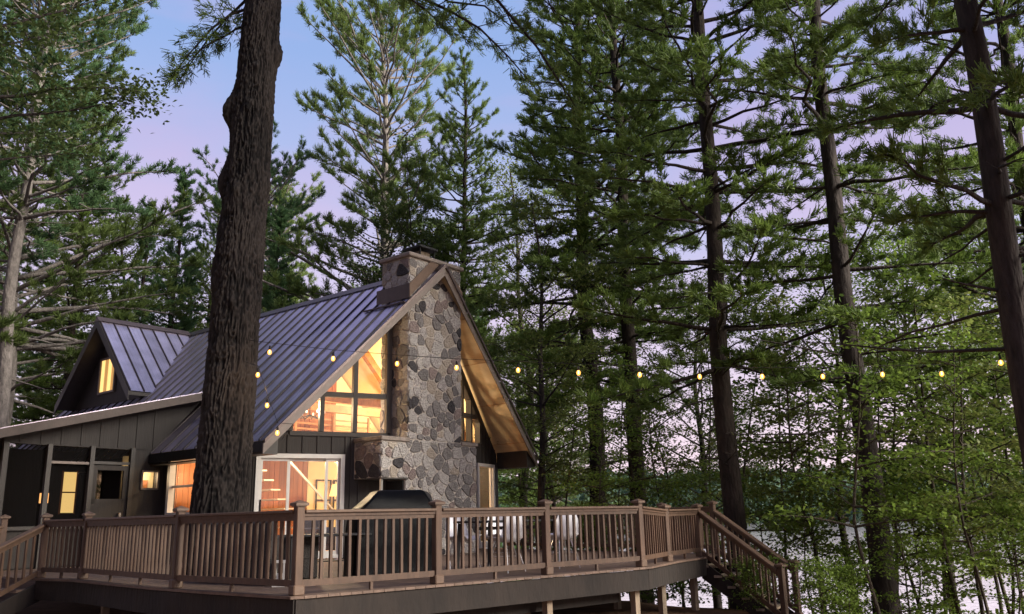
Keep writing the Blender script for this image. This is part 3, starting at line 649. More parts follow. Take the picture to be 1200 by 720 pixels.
# rim joists, beams, support posts
rim = [P1-n1*.07-d1*.05, P4-n1*.07+d1*.04, P5+Vector((.09, -.04, 0)), P6+Vector((.09, -.04, 0))]
lft = [P1-n1*.07-d1*.05, L1+Vector((-.05, -.06, 0)), L2+Vector((-.04, -.08, 0)), L3+Vector((0, -.09, 0))]
far_ = [P7+Vector((.03, .03, 0)), Q1+Vector((.03, .05, 0)), Q2+Vector((.03, .05, 0)), Q3]
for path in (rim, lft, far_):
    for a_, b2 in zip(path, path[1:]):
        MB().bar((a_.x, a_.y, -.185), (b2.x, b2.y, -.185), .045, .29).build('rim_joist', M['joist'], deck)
for k in range(1, 34, 2):                                                   # joists seen from below
    b0 = .6+k*.22
for p, z in [(P1+n1*1.0+d1*1.4, -1.6), (P1+d1*3.86+n1*.10, -1.7), (P4+n1*.12-d1*.05, -1.9), (P5+Vector((-.12, .1, 0)), -2.2), (P6+Vector((-.15, .05, 0)), -2.6), (P3+n1*2.4, -1.8), (P4+n1*2.3-d1*.3, -2.4), (P3+n1*4.6+d1*.4, -2.6), (L1+n1*.5, -1.4), (L2+Vector((.3, .2, 0)), -1.4), (P6+Vector((-1.5, .6, 0)), -2.6)]:
    MB().box((p.x, p.y, (z-.33)/2), (.10, .10, -z-.33), math.atan2(d1.y, d1.x)).build('support_post', M['post'], deck)
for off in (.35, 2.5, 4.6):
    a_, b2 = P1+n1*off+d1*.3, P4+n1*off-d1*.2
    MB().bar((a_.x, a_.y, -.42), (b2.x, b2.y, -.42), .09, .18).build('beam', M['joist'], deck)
# ---- railing posts and sections
def rpost(p, h=1.0, parent=deck, rz=math.atan2(d1.y, d1.x), z0=0):
    w_ = .095; mb = MB(); mb.box((p.x, p.y, z0+h/2-.01), (w_, w_, h-.03), rz)
    o = mb.build('railing_post', M['rail'], parent, bevel=.006)
    k = MB()
    for (s_, z) in ((.155, .035), (.125, .02)): k.box((p.x, p.y, z0+h-z+ (.0 if s_ > .14 else -.025)), (s_, s_, .028), rz)
    k2 = len(k.v); hw = .155/2; zt = z0+h-.02; cs, sn = math.cos(rz), math.sin(rz)
    for x, y in ((-1, -1), (1, -1), (1, 1), (-1, 1)): k.v.append((p.x+hw*(x*cs-y*sn), p.y+hw*(x*sn+y*cs), zt))
    k.v.append((p.x, p.y, zt+.035)); k.f += [(k2+i, k2+(i+1) % 4, k2+4) for i in range(4)]
    k.build('post_cap', M['railcap'], o)
    s2 = MB(); s2.box((p.x, p.y, z0+.055), (.135, .135, .11), rz); s2.build('post_skirt', M['railcap'], o, bevel=.012)
    return o
BAL = {}; BR = random.Random(2)
def bal(p, z0, z1, rz, parent):
    key = round(z1-z0, 2)
    if key not in BAL: BAL[key] = MB().box((0, 0, key/2), (.033, .033, key)).mesh('baluster', M['rail'])
    o = link('baluster', BAL[key], parent); o.location = (p.x, p.y, z0); o.rotation_euler = (BR.uniform(-.012, .012), BR.uniform(-.012, .012), rz+BR.uniform(-.08, .08))
def section(a, b, hz=.905, hb=None, z0=0, z1=0, parent=deck, nb=None, name='railing'):
    hb_ = hz if hb is None else hb
    a = Vector((a.x, a.y, z0)); b = Vector((b.x, b.y, z1)); t = (b-a); t2 = Vector((t.x, t.y, 0)); ln = t2.length; t2.normalize(); rz = math.atan2(t2.y, t2.x); sl_ = (z1-z0)/ln
    A = a+(b-a)*(.05/ln); B = b-(b-a)*(.05/ln)
    A0, B0 = A+Vector((0, 0, hz)), B+Vector((0, 0, hb_))
    mb = MB(); mb.bar(A0-Vector((0, 0, .017)), B0-Vector((0, 0, .017)), .135, .034)
    r = mb.build(name, M['railcap'], parent, bevel=.006)
    MB().bar(A0-Vector((0, 0, .052)), B0-Vector((0, 0, .052)), .075, .036).build('sub_rail', M['rail'], r)
    MB().bar(A0-Vector((0, 0, .093)), B0-Vector((0, 0, .093)), .045, .046).build('top_rail', M['rail'], r)
    MB().bar(A+Vector((0, 0, .125)), B+Vector((0, 0, .125)), .05, .07).build('bottom_rail', M['rail'], r)
    n = nb or max(2, int(round(ln/.128)))
    for i in range(1, n):
        q = A+(B-A)*(i/n); zz = q.z; f_ = hz+(hb_-hz)*i/n
        bal(q, zz+.15, zz+f_-.11, rz, r)
    for i in ((1,) if ln < 2.6 else (1, 2)):
        q = A+(B-A)*(i/(2 if ln < 2.6 else 3)); MB().box((q.x, q.y, q.z+.045), (.035, .035, .09), rz).build('foot_block', M['rail'], r)
    return r
for p in (P1, P2, P3, P4): rpost(p)
rpost(P5, .93); rpost(P6, .94); rpost(P7, 1.0)
for p in (L1, L2, L3, LP): rpost(p)
for p in (Q1, Q2, Q3): rpost(p)
for a_, b2 in ((P1, P2), (P2, P3), (P3, P4)): section(a_, b2)
section(P4, P5, .90, .85); section(P5, P6, .85, .86)
section(P7, Q1); section(Q1, Q2); section(Q2, Q3); section(P1, L1); section(L1, L2); section(L2, L3)
# ---- lake stairs
stairs = thing('deck_stairs', 'brown railed stairs descending from the deck towards the lake', 'stairs', (0, 0, 0))
N1, N2 = Vector((4.43, 15.05, 0)), Vector((4.95, 16.0, 0)); ZN = -1.08
for (a_, b2) in ((P6, N1), (P7, N2)):
    rpost(b2, 1.0, stairs, math.atan2((b2-a_).y, (b2-a_).x), ZN)
    section(a_, b2, .88, .88, -.02, ZN+.0, stairs, 13, 'stair_railing')
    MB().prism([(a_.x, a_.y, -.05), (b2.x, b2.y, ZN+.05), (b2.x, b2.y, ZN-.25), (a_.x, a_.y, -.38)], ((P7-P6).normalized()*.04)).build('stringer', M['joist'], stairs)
for i in range(6):
    f_ = (i+.6)/6.0; a_ = P6+(N1-P6)*f_; b2 = P7+(N2-P7)*f_; z = -.17*(i+1)+.0
    MB().bar((a_.x, a_.y, z), (b2.x, b2.y, z), .29, .04).build('step', M['post'], stairs)
# ---- left stairs with their rail
ls = thing('entry_stairs', 'short railed steps at the left end of the deck', 'stairs', (0, 0, 0))
NL, NR = Vector((-8.30, 12.75, 0)), Vector((-9.2, 13.15, 0))
rpost(NL, 1.0, ls, 0, -.75); section(L3, NL, .88, .88, -.02, -.75, ls, 12, 'stair_railing')
rpost(NR, 1.0, ls, 0, -.75); section(LP, NR, .88, .88, -.02, -.75, ls, 12, 'stair_railing')
for i in range(4):
    f_ = (i+.6)/4.2; a_ = L3+(NL-L3)*f_; b2 = LP+(NR-LP)*f_
    MB().bar((a_.x, a_.y, -.18*(i+1)), (b2.x, b2.y, -.18*(i+1)), .32, .04).build('step', M['board'], ls)
for a_, b2 in ((L3, NL), (LP, NR)): MB().prism([(a_.x, a_.y, -.05), (b2.x, b2.y, -.72), (b2.x, b2.y, -.95), (a_.x, a_.y, -.35)], (.04, 0, 0)).build('stringer', M['joist'], ls)
# ================================================================== furniture on the deck
gr = thing('covered_grill', 'barbecue grill under a black vinyl cover behind the front railing', 'grill', (-1.78, 12.45, 0), .42)
def rrect(hx, hy, r, z, ox=0, n=4, wob=0, rg=random.Random(3)):
    pts = []
    for cx, cy, a0 in ((hx-r, hy-r, 0), (-hx+r, hy-r, PI/2), (-hx+r, -hy+r, PI), (hx-r, -hy+r, 1.5*PI)):
        for i in range(n+1): a_ = a0+PI/2*i/n; q = rg.uniform(-wob, wob); pts.append((ox+cx+(r+q)*math.cos(a_), cy+(r+q)*math.sin(a_), z+rg.uniform(-wob, wob)*.4))
    return pts
mb = MB(); rows = [rrect(.60, .34, .07, .02, 0, 4, .022), rrect(.58, .325, .06, .3, 0, 4, .020), rrect(.575, .32, .06, .6, 0, 4, .024), rrect(.57, .315, .06, .84, 0, 4, .018), rrect(.55, .31, .06, .90, 0, 4, .006), rrect(.46, .28, .06, 1.02, .05, 4, .026), rrect(.345, .22, .05, 1.165, .09, 4, .010), rrect(.31, .18, .05, 1.185, .09, 4, .004)]
n = len(rows[0])
for r in rows: mb.v += r
for i in range(len(rows)-1): mb.f += [(i*n+j, i*n+(j+1) % n, (i+1)*n+(j+1) % n, (i+1)*n+j) for j in range(n)]
mb.f.append(tuple((len(rows)-1)*n+j for j in range(n)))
mb.build('cover', M['cover'], gr, smooth=True)
for x in (-.46, .46):
    for y in (-.23, .23): MB().lathe([(.0, 0), (.03, .0), (.03, .03), (0, .035)], (x, y, 0), 10).build('wheel', M['black'], gr)
def chair(loc, rz, label):
    c = thing('chair', label, 'chair', loc, rz, 'white shell chairs around the deck table')
    rows = []                                                           # shell: profile from front lip to back top
    prof = [(.23, .445, .19), (.20, .452, .225), (.08, .435, .24), (-.06, .43, .245), (-.16, .445, .245), (-.215, .50, .24), (-.235, .60, .225), (-.255, .70, .205), (-.265, .79, .165), (-.268, .815, .10)]
    mb = MB(); nx = 9
    for th in (0, .014):
        for (y, z, hw) in prof:
            for i in range(nx):
                s_ = -1+2*i/(nx-1); cu = abs(s_)**2.2
                lift = .075*cu if z < .5 else 0.02*cu; fwd = .10*cu if z > .48 else 0
                mb.v.append((hw*s_, y+fwd-(th if z > .48 else 0), z+lift-(th if z <= .48 else 0)))
    m_ = len(prof)
    for l in range(2):
        for i in range(m_-1):
            for j in range(nx-1):
                k = l*m_*nx+i*nx+j; f = (k, k+1, k+nx+1, k+nx); mb.f.append(f if l == 0 else f[::-1])
    bd = [j for j in range(nx)]+[i*nx+nx-1 for i in range(1, m_)]+[(m_-1)*nx+j for j in range(nx-2, -1, -1)]+[i*nx for i in range(m_-2, 0, -1)]
    for q in range(len(bd)): a_, b2 = bd[q], bd[(q+1) % len(bd)]; mb.f.append((a_, b2, b2+m_*nx, a_+m_*nx))
    mb.build('seat_shell', M['plastic'], c, smooth=True)
    for sx in (-1, 1):
        for sy in (-1, 1): MB().tube([(sx*.11, sy*.10, .425), (sx*.20, sy*.20-.0, 0)], [.011, .008], 6).build('leg', M['chrome'], c)
    br = MB(); br.tube([(-.15, -.15, .22), (.15, .15, .22)], .005, 5); br.build('brace', M['chrome'], c); MB().tube([(.15, -.15, .225), (-.15, .15, .225)], .005, 5).build('brace', M['chrome'], c)
    return c
tb = thing('deck_table', 'low dark outdoor table between white shell chairs', 'table', (-.15, 13.75, 0), math.atan2(d1.y, d1.x))
MB().box((0, 0, .72), (1.5, .85, .035)).build('tabletop', M['black'], tb, bevel=.01)
for sx in (-1, 1):
    for sy in (-1, 1): MB().bar((sx*.66, sy*.36, .70), (sx*.70, sy*.39, 0), .045, .045).build('leg', M['black'], tb)
MB().bar((-.64, 0, .62), (.64, 0, .62), .05, .05).build('stretcher', M['black'], tb)
ar = math.atan2(d1.y, d1.x)
for (dx, dy, r, lab) in ((-.52, -.55, .15, 'white shell chair nearest the grill, left end of the near side of the deck table'), (.62, -.55, -.12, 'white shell chair on the near side of the deck table, closest to the middle post'), (-.40, .62, PI+.1, 'white shell chair across the table on its left far side'), (.45, .64, PI-.2, 'white shell chair across the table on its right far side'), (1.08, -.12, PI/2+.2, 'white shell chair at the right end of the deck table')):
    p = Vector((-.15, 13.75, 0))+Vector((math.cos(ar)*dx-math.sin(ar)*dy, math.sin(ar)*dx+math.cos(ar)*dy, 0)); chair(p, ar+r, lab)
bo = thing('spray_bottle', 'small white bottle standing on the deck boards by the railing', 'bottle', (-1.02, 13.05, 0))
MB().lathe([(0, 0), (.035, 0), (.036, .14), (.03, .17), (.014, .19), (.014, .215), (0, .215)], n=14).build('bottle_body', M['plastic'], bo, smooth=True); MB().lathe([(0, .215), (.02, .215), (.02, .26), (0, .262)], n=12).build('cap', M['navy'], bo)
# dark wicker sofa behind the left railing
so_ = thing('wicker_sofa', 'dark wicker sofa with its back to the left deck railing', 'sofa', (-3.55, 12.05, 0), math.atan2((L1-P1).y, (L1-P1).x))
MB().box((0, 0, .22), (1.7, .78, .36)).build('base', M['wicker'], so_, bevel=.03); MB().box((0, .34, .55), (1.7, .12, .50)).build('backrest', M['wicker'], so_, bevel=.03)
for s_ in (-1, 1): MB().box((s_*.80, -.02, .45), (.12, .74, .34)).build('arm', M['wicker'], so_, bevel=.03)
for s_ in (-.5, 0, .5): MB().box((s_*1.02, -.06, .46), (.49, .60, .12)).build('cushion', M['navy'], so_, bevel=.03)
cf = thing('coffee_table', 'low black table on the deck in front of the sliding door', 'table', (-2.55, 11.75, 0), .5)
MB().box((0, 0, .60), (1.1, .55, .035)).build('tabletop', M['black'], cf, bevel=.01)
for sx in (-1, 1):
    for sy in (-1, 1): MB().bar((sx*.50, sy*.23, .60), (sx*.50, sy*.23, 0), .04, .04).build('leg', M['black'], cf)
ln = thing('lantern', 'small white lantern standing by the dark low table on the deck', 'lantern', (-2.98, 11.15, 0))
MB().box((0, 0, .02), (.15, .15, .04)).build('base', M['white'], ln); MB().box((0, 0, .30), (.15, .15, .03)).build('lid', M['white'], ln)
for sx in (-1, 1):
    for sy in (-1, 1): MB().box((sx*.065, sy*.065, .16), (.016, .016, .26)).build('frame', M['white'], ln)
MB().lathe([(0, .04), (.035, .04), (.035, .16), (0, .162)], n=12).build('candle', M['plastic'], ln)
mt = MB().box((0, 0, .012), (1.0, .6, .018)).build('door_mat', M['wicker']); q = HW(-2.7, .1); mt.location = (q.x, q.y-.1, 0); mt.rotation_euler = (0, 0, math.radians(28)); tag(mt, 'dark mat lying on the deck before the sliding door', 'door mat')
# chandelier and table lamp inside the great room
q = HW(-1.55, 2.2, 3.22); ch = thing('chandelier', 'small chandelier of pale lights glowing inside the left gable window', 'chandelier', tuple(q))
MB().tube([(0, 0, 0), (0, 0, 1.5)], .012, 6).build('stem', M['black'], ch)
for i in range(8):
    a_ = i*PI/4; x, y = .34*math.cos(a_), .34*math.sin(a_)
    MB().tube([(0, 0, .02), (x*.6, y*.6, -.06), (x, y, .03)], .012, 5).build('arm', M['black'], ch)
    MB().lathe([(0, 0), (.022, .01), (.026, .05), (0, .09)], (x, y, .04), 8).build('candle_bulb', M['plastic'], ch)
q = HW(.75, 3.9, .05); tl = thing('floor_lamp', 'floor lamp with a cream shade inside the sliding door', 'lamp', tuple(q))
MB().tube([(0, 0, 0), (0, 0, 1.45)], .014, 6).build('pole', M['black'], tl); MB().lathe([(0, 0), (.14, 0), (.14, .02), (0, .03)], n=14).build('base', M['black'], tl); MB().lathe([(.20, 1.38), (.13, 1.68)], n=16).build('lamp_shade', M['lampshade'], tl)
q = HW(-.9, 2.5, .05); sf = thing('armchair', 'dark armchair standing inside behind the sliding door', 'armchair', tuple(q), .9)
MB().box((0, 0, .25), (.8, .8, .34)).build('seat', M['navy'], sf, bevel=.04); MB().box((0, .34, .62), (.8, .14, .55)).build('backrest', M['navy'], sf, bevel=.04)
for s_ in (-1, 1): MB().box((s_*.36, -.02, .5), (.12, .7, .2)).build('arm', M['navy'], sf, bevel=.03)
# ================================================================== string lights
def catenary(a, b, n, sag):
    a, b = Vector(a), Vector(b); return [a+(b-a)*(i/n)+Vector((0, 0, -sag*4*(i/n)*(1-i/n))) for i in range(n+1)]
BULBM = MB().lathe([(0, -.012), (.013, -.012), (.024, -.03), (.032, -.052), (.028, -.075), (.016, -.09), (0, -.094)], n=12).mesh('bulb', M['amber'], True)
FILM = MB().lathe([(0, -.02), (.009, -.026), (.013, -.05), (.009, -.07), (0, -.075)], n=8).mesh('filament', M['bulb'], True)
SOCK = MB().lathe([(.0, .045), (.012, .045), (.017, .02), (.017, -.02), (0, -.02)], n=10).mesh('socket', M['cord'])
def string(name, label, pts, bulbs, group=None):
    r = thing(name, label, 'string lights', tuple(pts[0]), 0, group)
    o = Vector(pts[0]); MB().tube([Vector(p)-o for p in pts], .0045, 5).build('cord', M['cord'], r)
    for b in bulbs:
        b = Vector(b)-o; s_ = link('socket', SOCK, r); s_.location = b+Vector((0, 0, .05)); k = link('bulb', BULBM, s_); link('filament', FILM, s_)
    return r
BP = [(-2.70, 12.6, 3.15), (-1.74, 12.6, 3.05), (-.85, 12.6, 2.97), (.07, 12.6, 2.91), (.97, 12.6, 2.85), (1.88, 12.6, 2.80), (2.77, 12.6, 2.75), (3.70, 12.6, 2.73), (4.60, 12.6, 2.71), (5.49, 12.6, 2.72), (6.37, 12.6, 2.71)]
up = lambda p, d=.13: (p[0], p[1], p[2]+d)
string('string_lights', 'long string of warm bulbs crossing from the big pine to the right-hand trunk', [(-4.15, 12.98, 3.55), (-3.66, 12.6, 3.41)]+[up(p) for p in [(-3.66, 12.6, 3.29)][:0]+BP]+[(6.75, 11.9, 2.86)], [(-3.66, 12.6, 3.27)]+BP+[(6.73, 11.66, 2.70)])
string('string_lights', 'short string of three warm bulbs hanging below the big pine towards the eave', [(-4.15, 12.95, 3.2), (-3.82, 12.6, 3.06), (-3.66, 12.6, 2.62), (-3.49, 12.6, 2.20), (-3.42, 13.2, 2.25), (-4.6, 16.9, 2.35)], [(-3.82, 12.6, 2.93), (-3.66, 12.6, 2.47), (-3.49, 12.6, 2.06)])
for i, p in enumerate([(-3.66, 12.6, 2.9), (-1.74, 12.6, 3.0), (.07, 12.6, 2.86), (1.88, 12.6, 2.75), (3.70, 12.6, 2.68), (5.49, 12.6, 2.67)]):
    ld = bpy.data.lights.new('bulb_light', 'POINT'); ld.energy = 3; ld.color = (1, .6, .28); ld.shadow_soft_size = .06
    lo = bpy.data.objects.new('bulb_light', ld); C.objects.link(lo); lo.location = (p[0], p[1], p[2]-.17)
ORD = 'first second third fourth fifth sixth seventh eighth ninth tenth eleventh twelfth thirteenth fourteenth fifteenth sixteenth seventeenth eighteenth nineteenth twentieth twenty-first twenty-second twenty-third twenty-fourth twenty-fifth twenty-sixth twenty-seventh twenty-eighth twenty-ninth thirtieth thirty-first thirty-second'.split()
# ================================================================== trees
class Wood:                                            # fast tube collector (numpy)
    def __init__(s): s.V = []; s.F = []; s.n = 0
    def tube(s, path, rad, n=5):
        path = np.asarray(path, float); rad = np.asarray(rad, float); m = len(path)
        t = np.gradient(path, axis=0); t /= np.linalg.norm(t, axis=1, keepdims=True)+1e-9
        ref = np.array([0, 0, 1.]) if abs(t[0, 2]) < .9 else np.array([1., 0, 0])
        a = np.cross(t, ref); a /= np.linalg.norm(a, axis=1, keepdims=True)+1e-9; b = np.cross(a, t)
        q = np.arange(n)*2*PI/n
        v = path[:, None]+(a[:, None]*np.cos(q)[None, :, None]+b[:, None]*np.sin(q)[None, :, None])*rad[:, None, None]
        i = np.arange(m-1)[:, None]*n; j = np.arange(n)[None]; jj = (j+1) % n
        f = np.stack([i+j, i+jj, i+n+jj, i+n+j], -1).reshape(-1, 4)+s.n
        s.V.append(v.reshape(-1, 3)); s.F.append(f); s.n += m*n
    def mesh(s, name, m): return mesh_np(name, np.concatenate(s.V), np.concatenate(s.F), m=m, smooth=True, nside=4)
def nrm(a): return a/(np.linalg.norm(a, axis=-1, keepdims=True)+1e-9)
def needles_mesh(name, pos, dr, rg, m, n=16, ln=.17, wd=.022, spread=.75):
    pos = np.asarray(pos); dr = nrm(np.asarray(dr)); N_ = len(pos)
    d = nrm(dr[:, None]+rg.normal(0, spread, (N_, n, 3))*.62); d[..., 2] += .10
    l = ln*rg.uniform(.7, 1.15, (N_, n, 1)); base = pos[:, None]+d*.01+rg.normal(0, .03, (N_, n, 3))
    sd_ = nrm(np.cross(d, rg.normal(0, 1, (N_, n, 3))))*wd/2
    v = np.stack([base-sd_, base+sd_, base+d*l+sd_*.5, base+d*l-sd_*.5], 2).reshape(-1, 3)[:]
    k = np.arange(N_*n*4).reshape(-1, 4)
    cl = rg.uniform(.0, .75, (N_, 1))+rg.uniform(0, .25, (N_, n)); t = np.repeat(cl.reshape(-1), 4)
    return mesh_np(name, v, k, tint=t, m=m, nside=4)
def leaves_mesh(name, pos, out_, rg, m, n=14, ln=.11, wd=.075, rad=.30, flat=.55, tone=None):
    pos = np.asarray(pos); N_ = len(pos); off = rg.normal(0, 1, (N_, n, 3))*np.array([rad, rad, rad*flat]); c = pos[:, None]+off
    az = rg.uniform(0, 2*PI, (N_, n)); ti = rg.normal(-.25, .45, (N_, n))
    d = np.stack([np.cos(az)*np.cos(ti), np.sin(az)*np.cos(ti), np.sin(ti)], -1)
    nn = nrm(np.stack([rg.normal(0, .42, (N_, n)), rg.normal(0, .42, (N_, n)), np.ones((N_, n))], -1)); s_ = nrm(np.cross(d, nn))
    l = ln*rg.uniform(.65, 1.2, (N_, n, 1)); w_ = wd*rg.uniform(.7, 1.1, (N_, n, 1))
    up_ = np.cross(s_, d)*l*.10
    v = np.stack([c-d*l*.5, c+s_*w_*.5-d*l*.05+up_, c+d*l*.5, c-s_*w_*.5-d*l*.05+up_], 2).reshape(-1, 3)
    k = np.arange(N_*n*4).reshape(-1, 4)
    t = np.repeat((rg.uniform(0, .7, (N_, 1))+rg.uniform(0, .3, (N_, n))).reshape(-1), 4)
    return mesh_np(name, v, k, tint=t, m=m, nside=4)
def trunk_path(H, rg, wob=.12, lean=(0, 0), n=22):
    z = np.linspace(-1.2, H, n); ph = rg.uniform(0, 6, 4); f = np.clip(z/H, 0, 1)
    x = wob*(np.sin(z*.33+ph[0])+.5*np.sin(z*.9+ph[1]))*np.clip(f*3, 0, 1)+lean[0]*z; y = wob*(np.sin(z*.29+ph[2])+.5*np.sin(z*.8+ph[3]))*np.clip(f*3, 0, 1)+lean[1]*z
    return np.stack([x, y, z], 1)
def at_z(tp, z): return np.array([np.interp(z, tp[:, 2], tp[:, 0]), np.interp(z, tp[:, 2], tp[:, 1]), z])
def branch(W_, tp, z, az, Ln, el, curl, r0, rg, tw=(.30, .30), tpl=.17, dead=False, tufts=None, droop=0., start=.3, twl=.36, upd=.35, n=7):
    s = np.linspace(0, 1, n); b0 = at_z(tp, z); h = np.array([math.cos(az), math.sin(az), 0]); sd_ = np.array([-h[1], h[0], 0])
    bend = rg.normal(0, .10)*Ln
    wig = np.concatenate([[0], rg.normal(0, .022*Ln, n-1)])
    p = b0+h*(Ln*s)[:, None]+sd_*(bend*s**2+wig)[:, None]+np.array([0, 0, 1.])*(Ln*(math.tan(el)*s+curl*s**2-droop*s**3))[:, None]
    W_.tube(p, np.linspace(r0, max(.006, r0*.16), n), 5 if r0 > .03 else 4)
    q = start; step = tw[0]/Ln; side = 1
    while q < .99:
        i = q*(n-1); k = min(int(i), n-2); c = p[k]+(p[k+1]-p[k])*(i-k); t = nrm(p[k+1]-p[k]); side = -side
        a = nrm(t*rg.uniform(.5, .9)+sd_*side*rg.uniform(.6, 1.0)+np.array([0, 0, rg.uniform(-.15, .28)]))
        l = max(.25, Ln*twl*(1-.72*q)*rg.uniform(.6, 1.25))
        if rg.uniform() > .12 or not dead:
            pts = np.stack([c, c+a*l*.5+np.array([0, 0, .02*l]), c+a*l+np.array([0, 0, .10*l])])
            W_.tube(pts, [max(.006, r0*.22), .007, .004], 3)
            if dead:
                for _ in range(2):
                    u = rg.uniform(.3, .9); W_.tube(np.stack([c+a*l*u, c+a*l*u+nrm(a+rg.normal(0, .6, 3))*l*.4]), [.005, .003], 3)
            elif tufts is not None:
                m_ = max(1, int(l/tpl))
                for w_ in range(m_+1):
                    f = (w_+.6)/(m_+.6)
                    if f < .18 and l > .5: continue
                    tufts[0].append(c+a*l*f+rg.normal(0, .035, 3)+np.array([0, 0, .10*l*f*f])); tufts[1].append(a*.8+np.array([0, 0, upd])+rg.normal(0, .25, 3))
        q += step*rg.uniform(.7, 1.3)
    if tufts is not None and not dead:
        for w_ in range(4): tufts[0].append(p[-1]-nrm(p[-1]-p[-2])*w_*.13); tufts[1].append(nrm(p[-1]-p[-2])+np.array([0, 0, upd]))
    return p
PINES = {}
def pine_mesh(key, seed, H, r0, cb, Rm, bark, nm, gap=.50, nb=(4, 6), env='white', dead=0, ln=.18, wd=.024, tw=.25, tpl=.15, lo_gap=1.0, nn=25, twl=.40, lobes=1, wob=.10):
    rg = np.random.default_rng(seed); W_ = Wood(); tp = trunk_path(H, rg, wob)
    f = np.clip(tp[:, 2]/H, 0, 1); W_.tube(tp, r0*(1-.80*f**1.1)*(1+.22*np.exp(-np.clip(tp[:, 2], 0, 9)*2.2))+.01, 12)
    T = ([], []); z = cb
    while z < H-.25:
        t = (z-cb)/(H-cb)
        if env == 'white': e_ = (1-t)**.62*(.62+.38*min(1, t*3.2))
        elif env == 'red': e_ = min(1, (1-t)*2.0)**.6*(.75+.25*math.sin(t*9+seed))
        else: e_ = (1-t)**.9
        az0 = rg.uniform(0, 6.3); k = rg.integers(nb[0], nb[1]+1)
        for i in range(k):
            Ln = max(.35, Rm*e_*rg.uniform(.45, 1.15)); el = math.radians(-8+50*t**1.3+rg.normal(0, 7)); 
            if env == 'red': el = math.radians(5+40*t+rg.normal(0, 10))
            branch(W_, tp, z+rg.uniform(-.15, .15), az0+i*2*PI/k+rg.normal(0, .3), Ln, el, rg.uniform(.02, .22), .012+.014*Ln, rg, (tw, tw), tpl, tufts=T, droop=.12 if t < .4 else 0, start=.34 if env != 'red' else .5, twl=twl, upd=.35 if env != 'red' else .6)
        z += gap*rg.uniform(.6, 1.5)*(lo_gap if t < .25 else 1)
    for i in range(dead):
        z = rg.uniform(max(2.5, cb-5.5), cb+1.0); branch(W_, tp, z, rg.uniform(0, 6.3), rg.uniform(.8, 3.4), math.radians(rg.uniform(-14, 12)), rg.uniform(-.1, .15), .028, rg, (.45, .45), dead=True, n=6)
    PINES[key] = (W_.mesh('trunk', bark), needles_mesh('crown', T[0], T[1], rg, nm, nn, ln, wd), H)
    return PINES[key]
DEC = {}
def decid_mesh(key, seed, H, r0, cb, Rm, bark, lm, gap=.5, n=14, ln=.12, wd=.08, rad=.30, flat=.5, el0=35, tw=.34, wob=.2, env='round', nb=(1, 2), lean=(0, 0), sub=.5):
    rg = np.random.default_rng(seed); W_ = Wood(); tp = trunk_path(H, rg, wob, lean); f = np.clip(tp[:, 2]/H, 0, 1)
    W_.tube(tp, r0*(1-.85*f)+.006, 8 if r0 > .05 else 5); P_ = []; z = cb; az = rg.uniform(0, 6)
    while z < H:
        t = (z-cb)/(H-cb); e_ = math.sin(PI*min(1, .18+t*.80))**.7 if env == 'round' else (1-.75*t)
        for _ in range(rg.integers(nb[0], nb[1]+1)):
            az += 2.4+rg.normal(0, .4); Ln = max(.3, Rm*e_*rg.uniform(.5, 1.15)); T = ([], [])
            branch(W_, tp, z, az, Ln, math.radians(el0*(.5+t)+rg.normal(0, 9)), rg.uniform(-.12, .12), .008+.012*Ln, rg, (tw, tw), tw*.9, tufts=T, start=.3, twl=sub, droop=.05)
            P_ += T[0]
        z += gap*rg.uniform(.6, 1.4)
    P_ += [tp[-1]+rg.normal(0, .2, 3) for _ in range(6)]
    DEC[key] = (W_.mesh('trunk', bark), leaves_mesh('crown', P_, None, rg, lm, n, ln, wd, rad, flat), H)
    return DEC[key]
def plant(src, name, label, cat, x, y, h=None, rz=0, group=None, z=None, lean=(0, 0), sxy=None):
    tm, cm, H = src; s_ = 1 if h is None else h/H
    r = thing(name, label, cat, (x, y, float(ground_h(np.float64(x), np.float64(y))) if z is None else z), 0, group)
    r.rotation_euler = (-lean[1], lean[0], rz); r.scale = (sxy or s_, sxy or s_, s_)
    link('trunk', tm, r); c = link('crown', cm, r); c['kind'] = 'stuff'
    return r
# ---- meshes
M_ = M
pine_mesh('wp1', 11, 25, .27, 6.5, 4.6, M_['bark_dark'], M_['needle'], dead=7)
pine_mesh('wp2', 23, 26, .25, 8.0, 4.4, M_['bark_dark'], M_['needle'], dead=7)
pine_mesh('wp3', 37, 24, .245, 5.6, 4.9, M_['bark_dark'], M_['needle'], gap=.58, dead=9, lo_gap=1.2)
pine_mesh('wp4', 51, 24, .24, 5.2, 4.2, M_['bark_mid'], M_['needle'], gap=.66, dead=14, lo_gap=1.6, ln=.17, wd=.021, nn=30)
pine_mesh('rp1', 63, 21, .24, 5.5, 5.4, M_['bark_grey'], M_['needle_r'], gap=.38, env='red', ln=.22, wd=.023, tw=.30, tpl=.20, nn=32, twl=.32, dead=4)
pine_mesh('rp2', 71, 24, .215, 11.0, 4.6, M_['bark_grey'], M_['needle_b'], gap=.46, env='red', ln=.20, wd=.023, tw=.26, tpl=.16, nn=32, twl=.40, dead=12)
pine_mesh('sp1', 83, 19, .2, 1.5, 3.2, M_['bark_dark'], M_['needle_b'], gap=.42, env='cone', ln=.18, wd=.030, tw=.26, tpl=.16, nn=22)
decid_mesh('oak', 5, 15, .20, 3.0, 4.0, M_['bark_mid'], M_['leaf_d'], gap=.42, n=20, ln=.15, wd=.095, rad=.36)
decid_mesh('maple', 7, 14, .15, 2.2, 3.4, M_['bark_mid'], M_['leaf'], gap=.40, n=18, ln=.13, wd=.11, rad=.36, flat=.35)
decid_mesh('ash', 9, 16, .17, 4.0, 3.3, M_['bark_mid'], M_['leaf_y'], gap=.42, n=20, ln=.125, wd=.085, rad=.38)
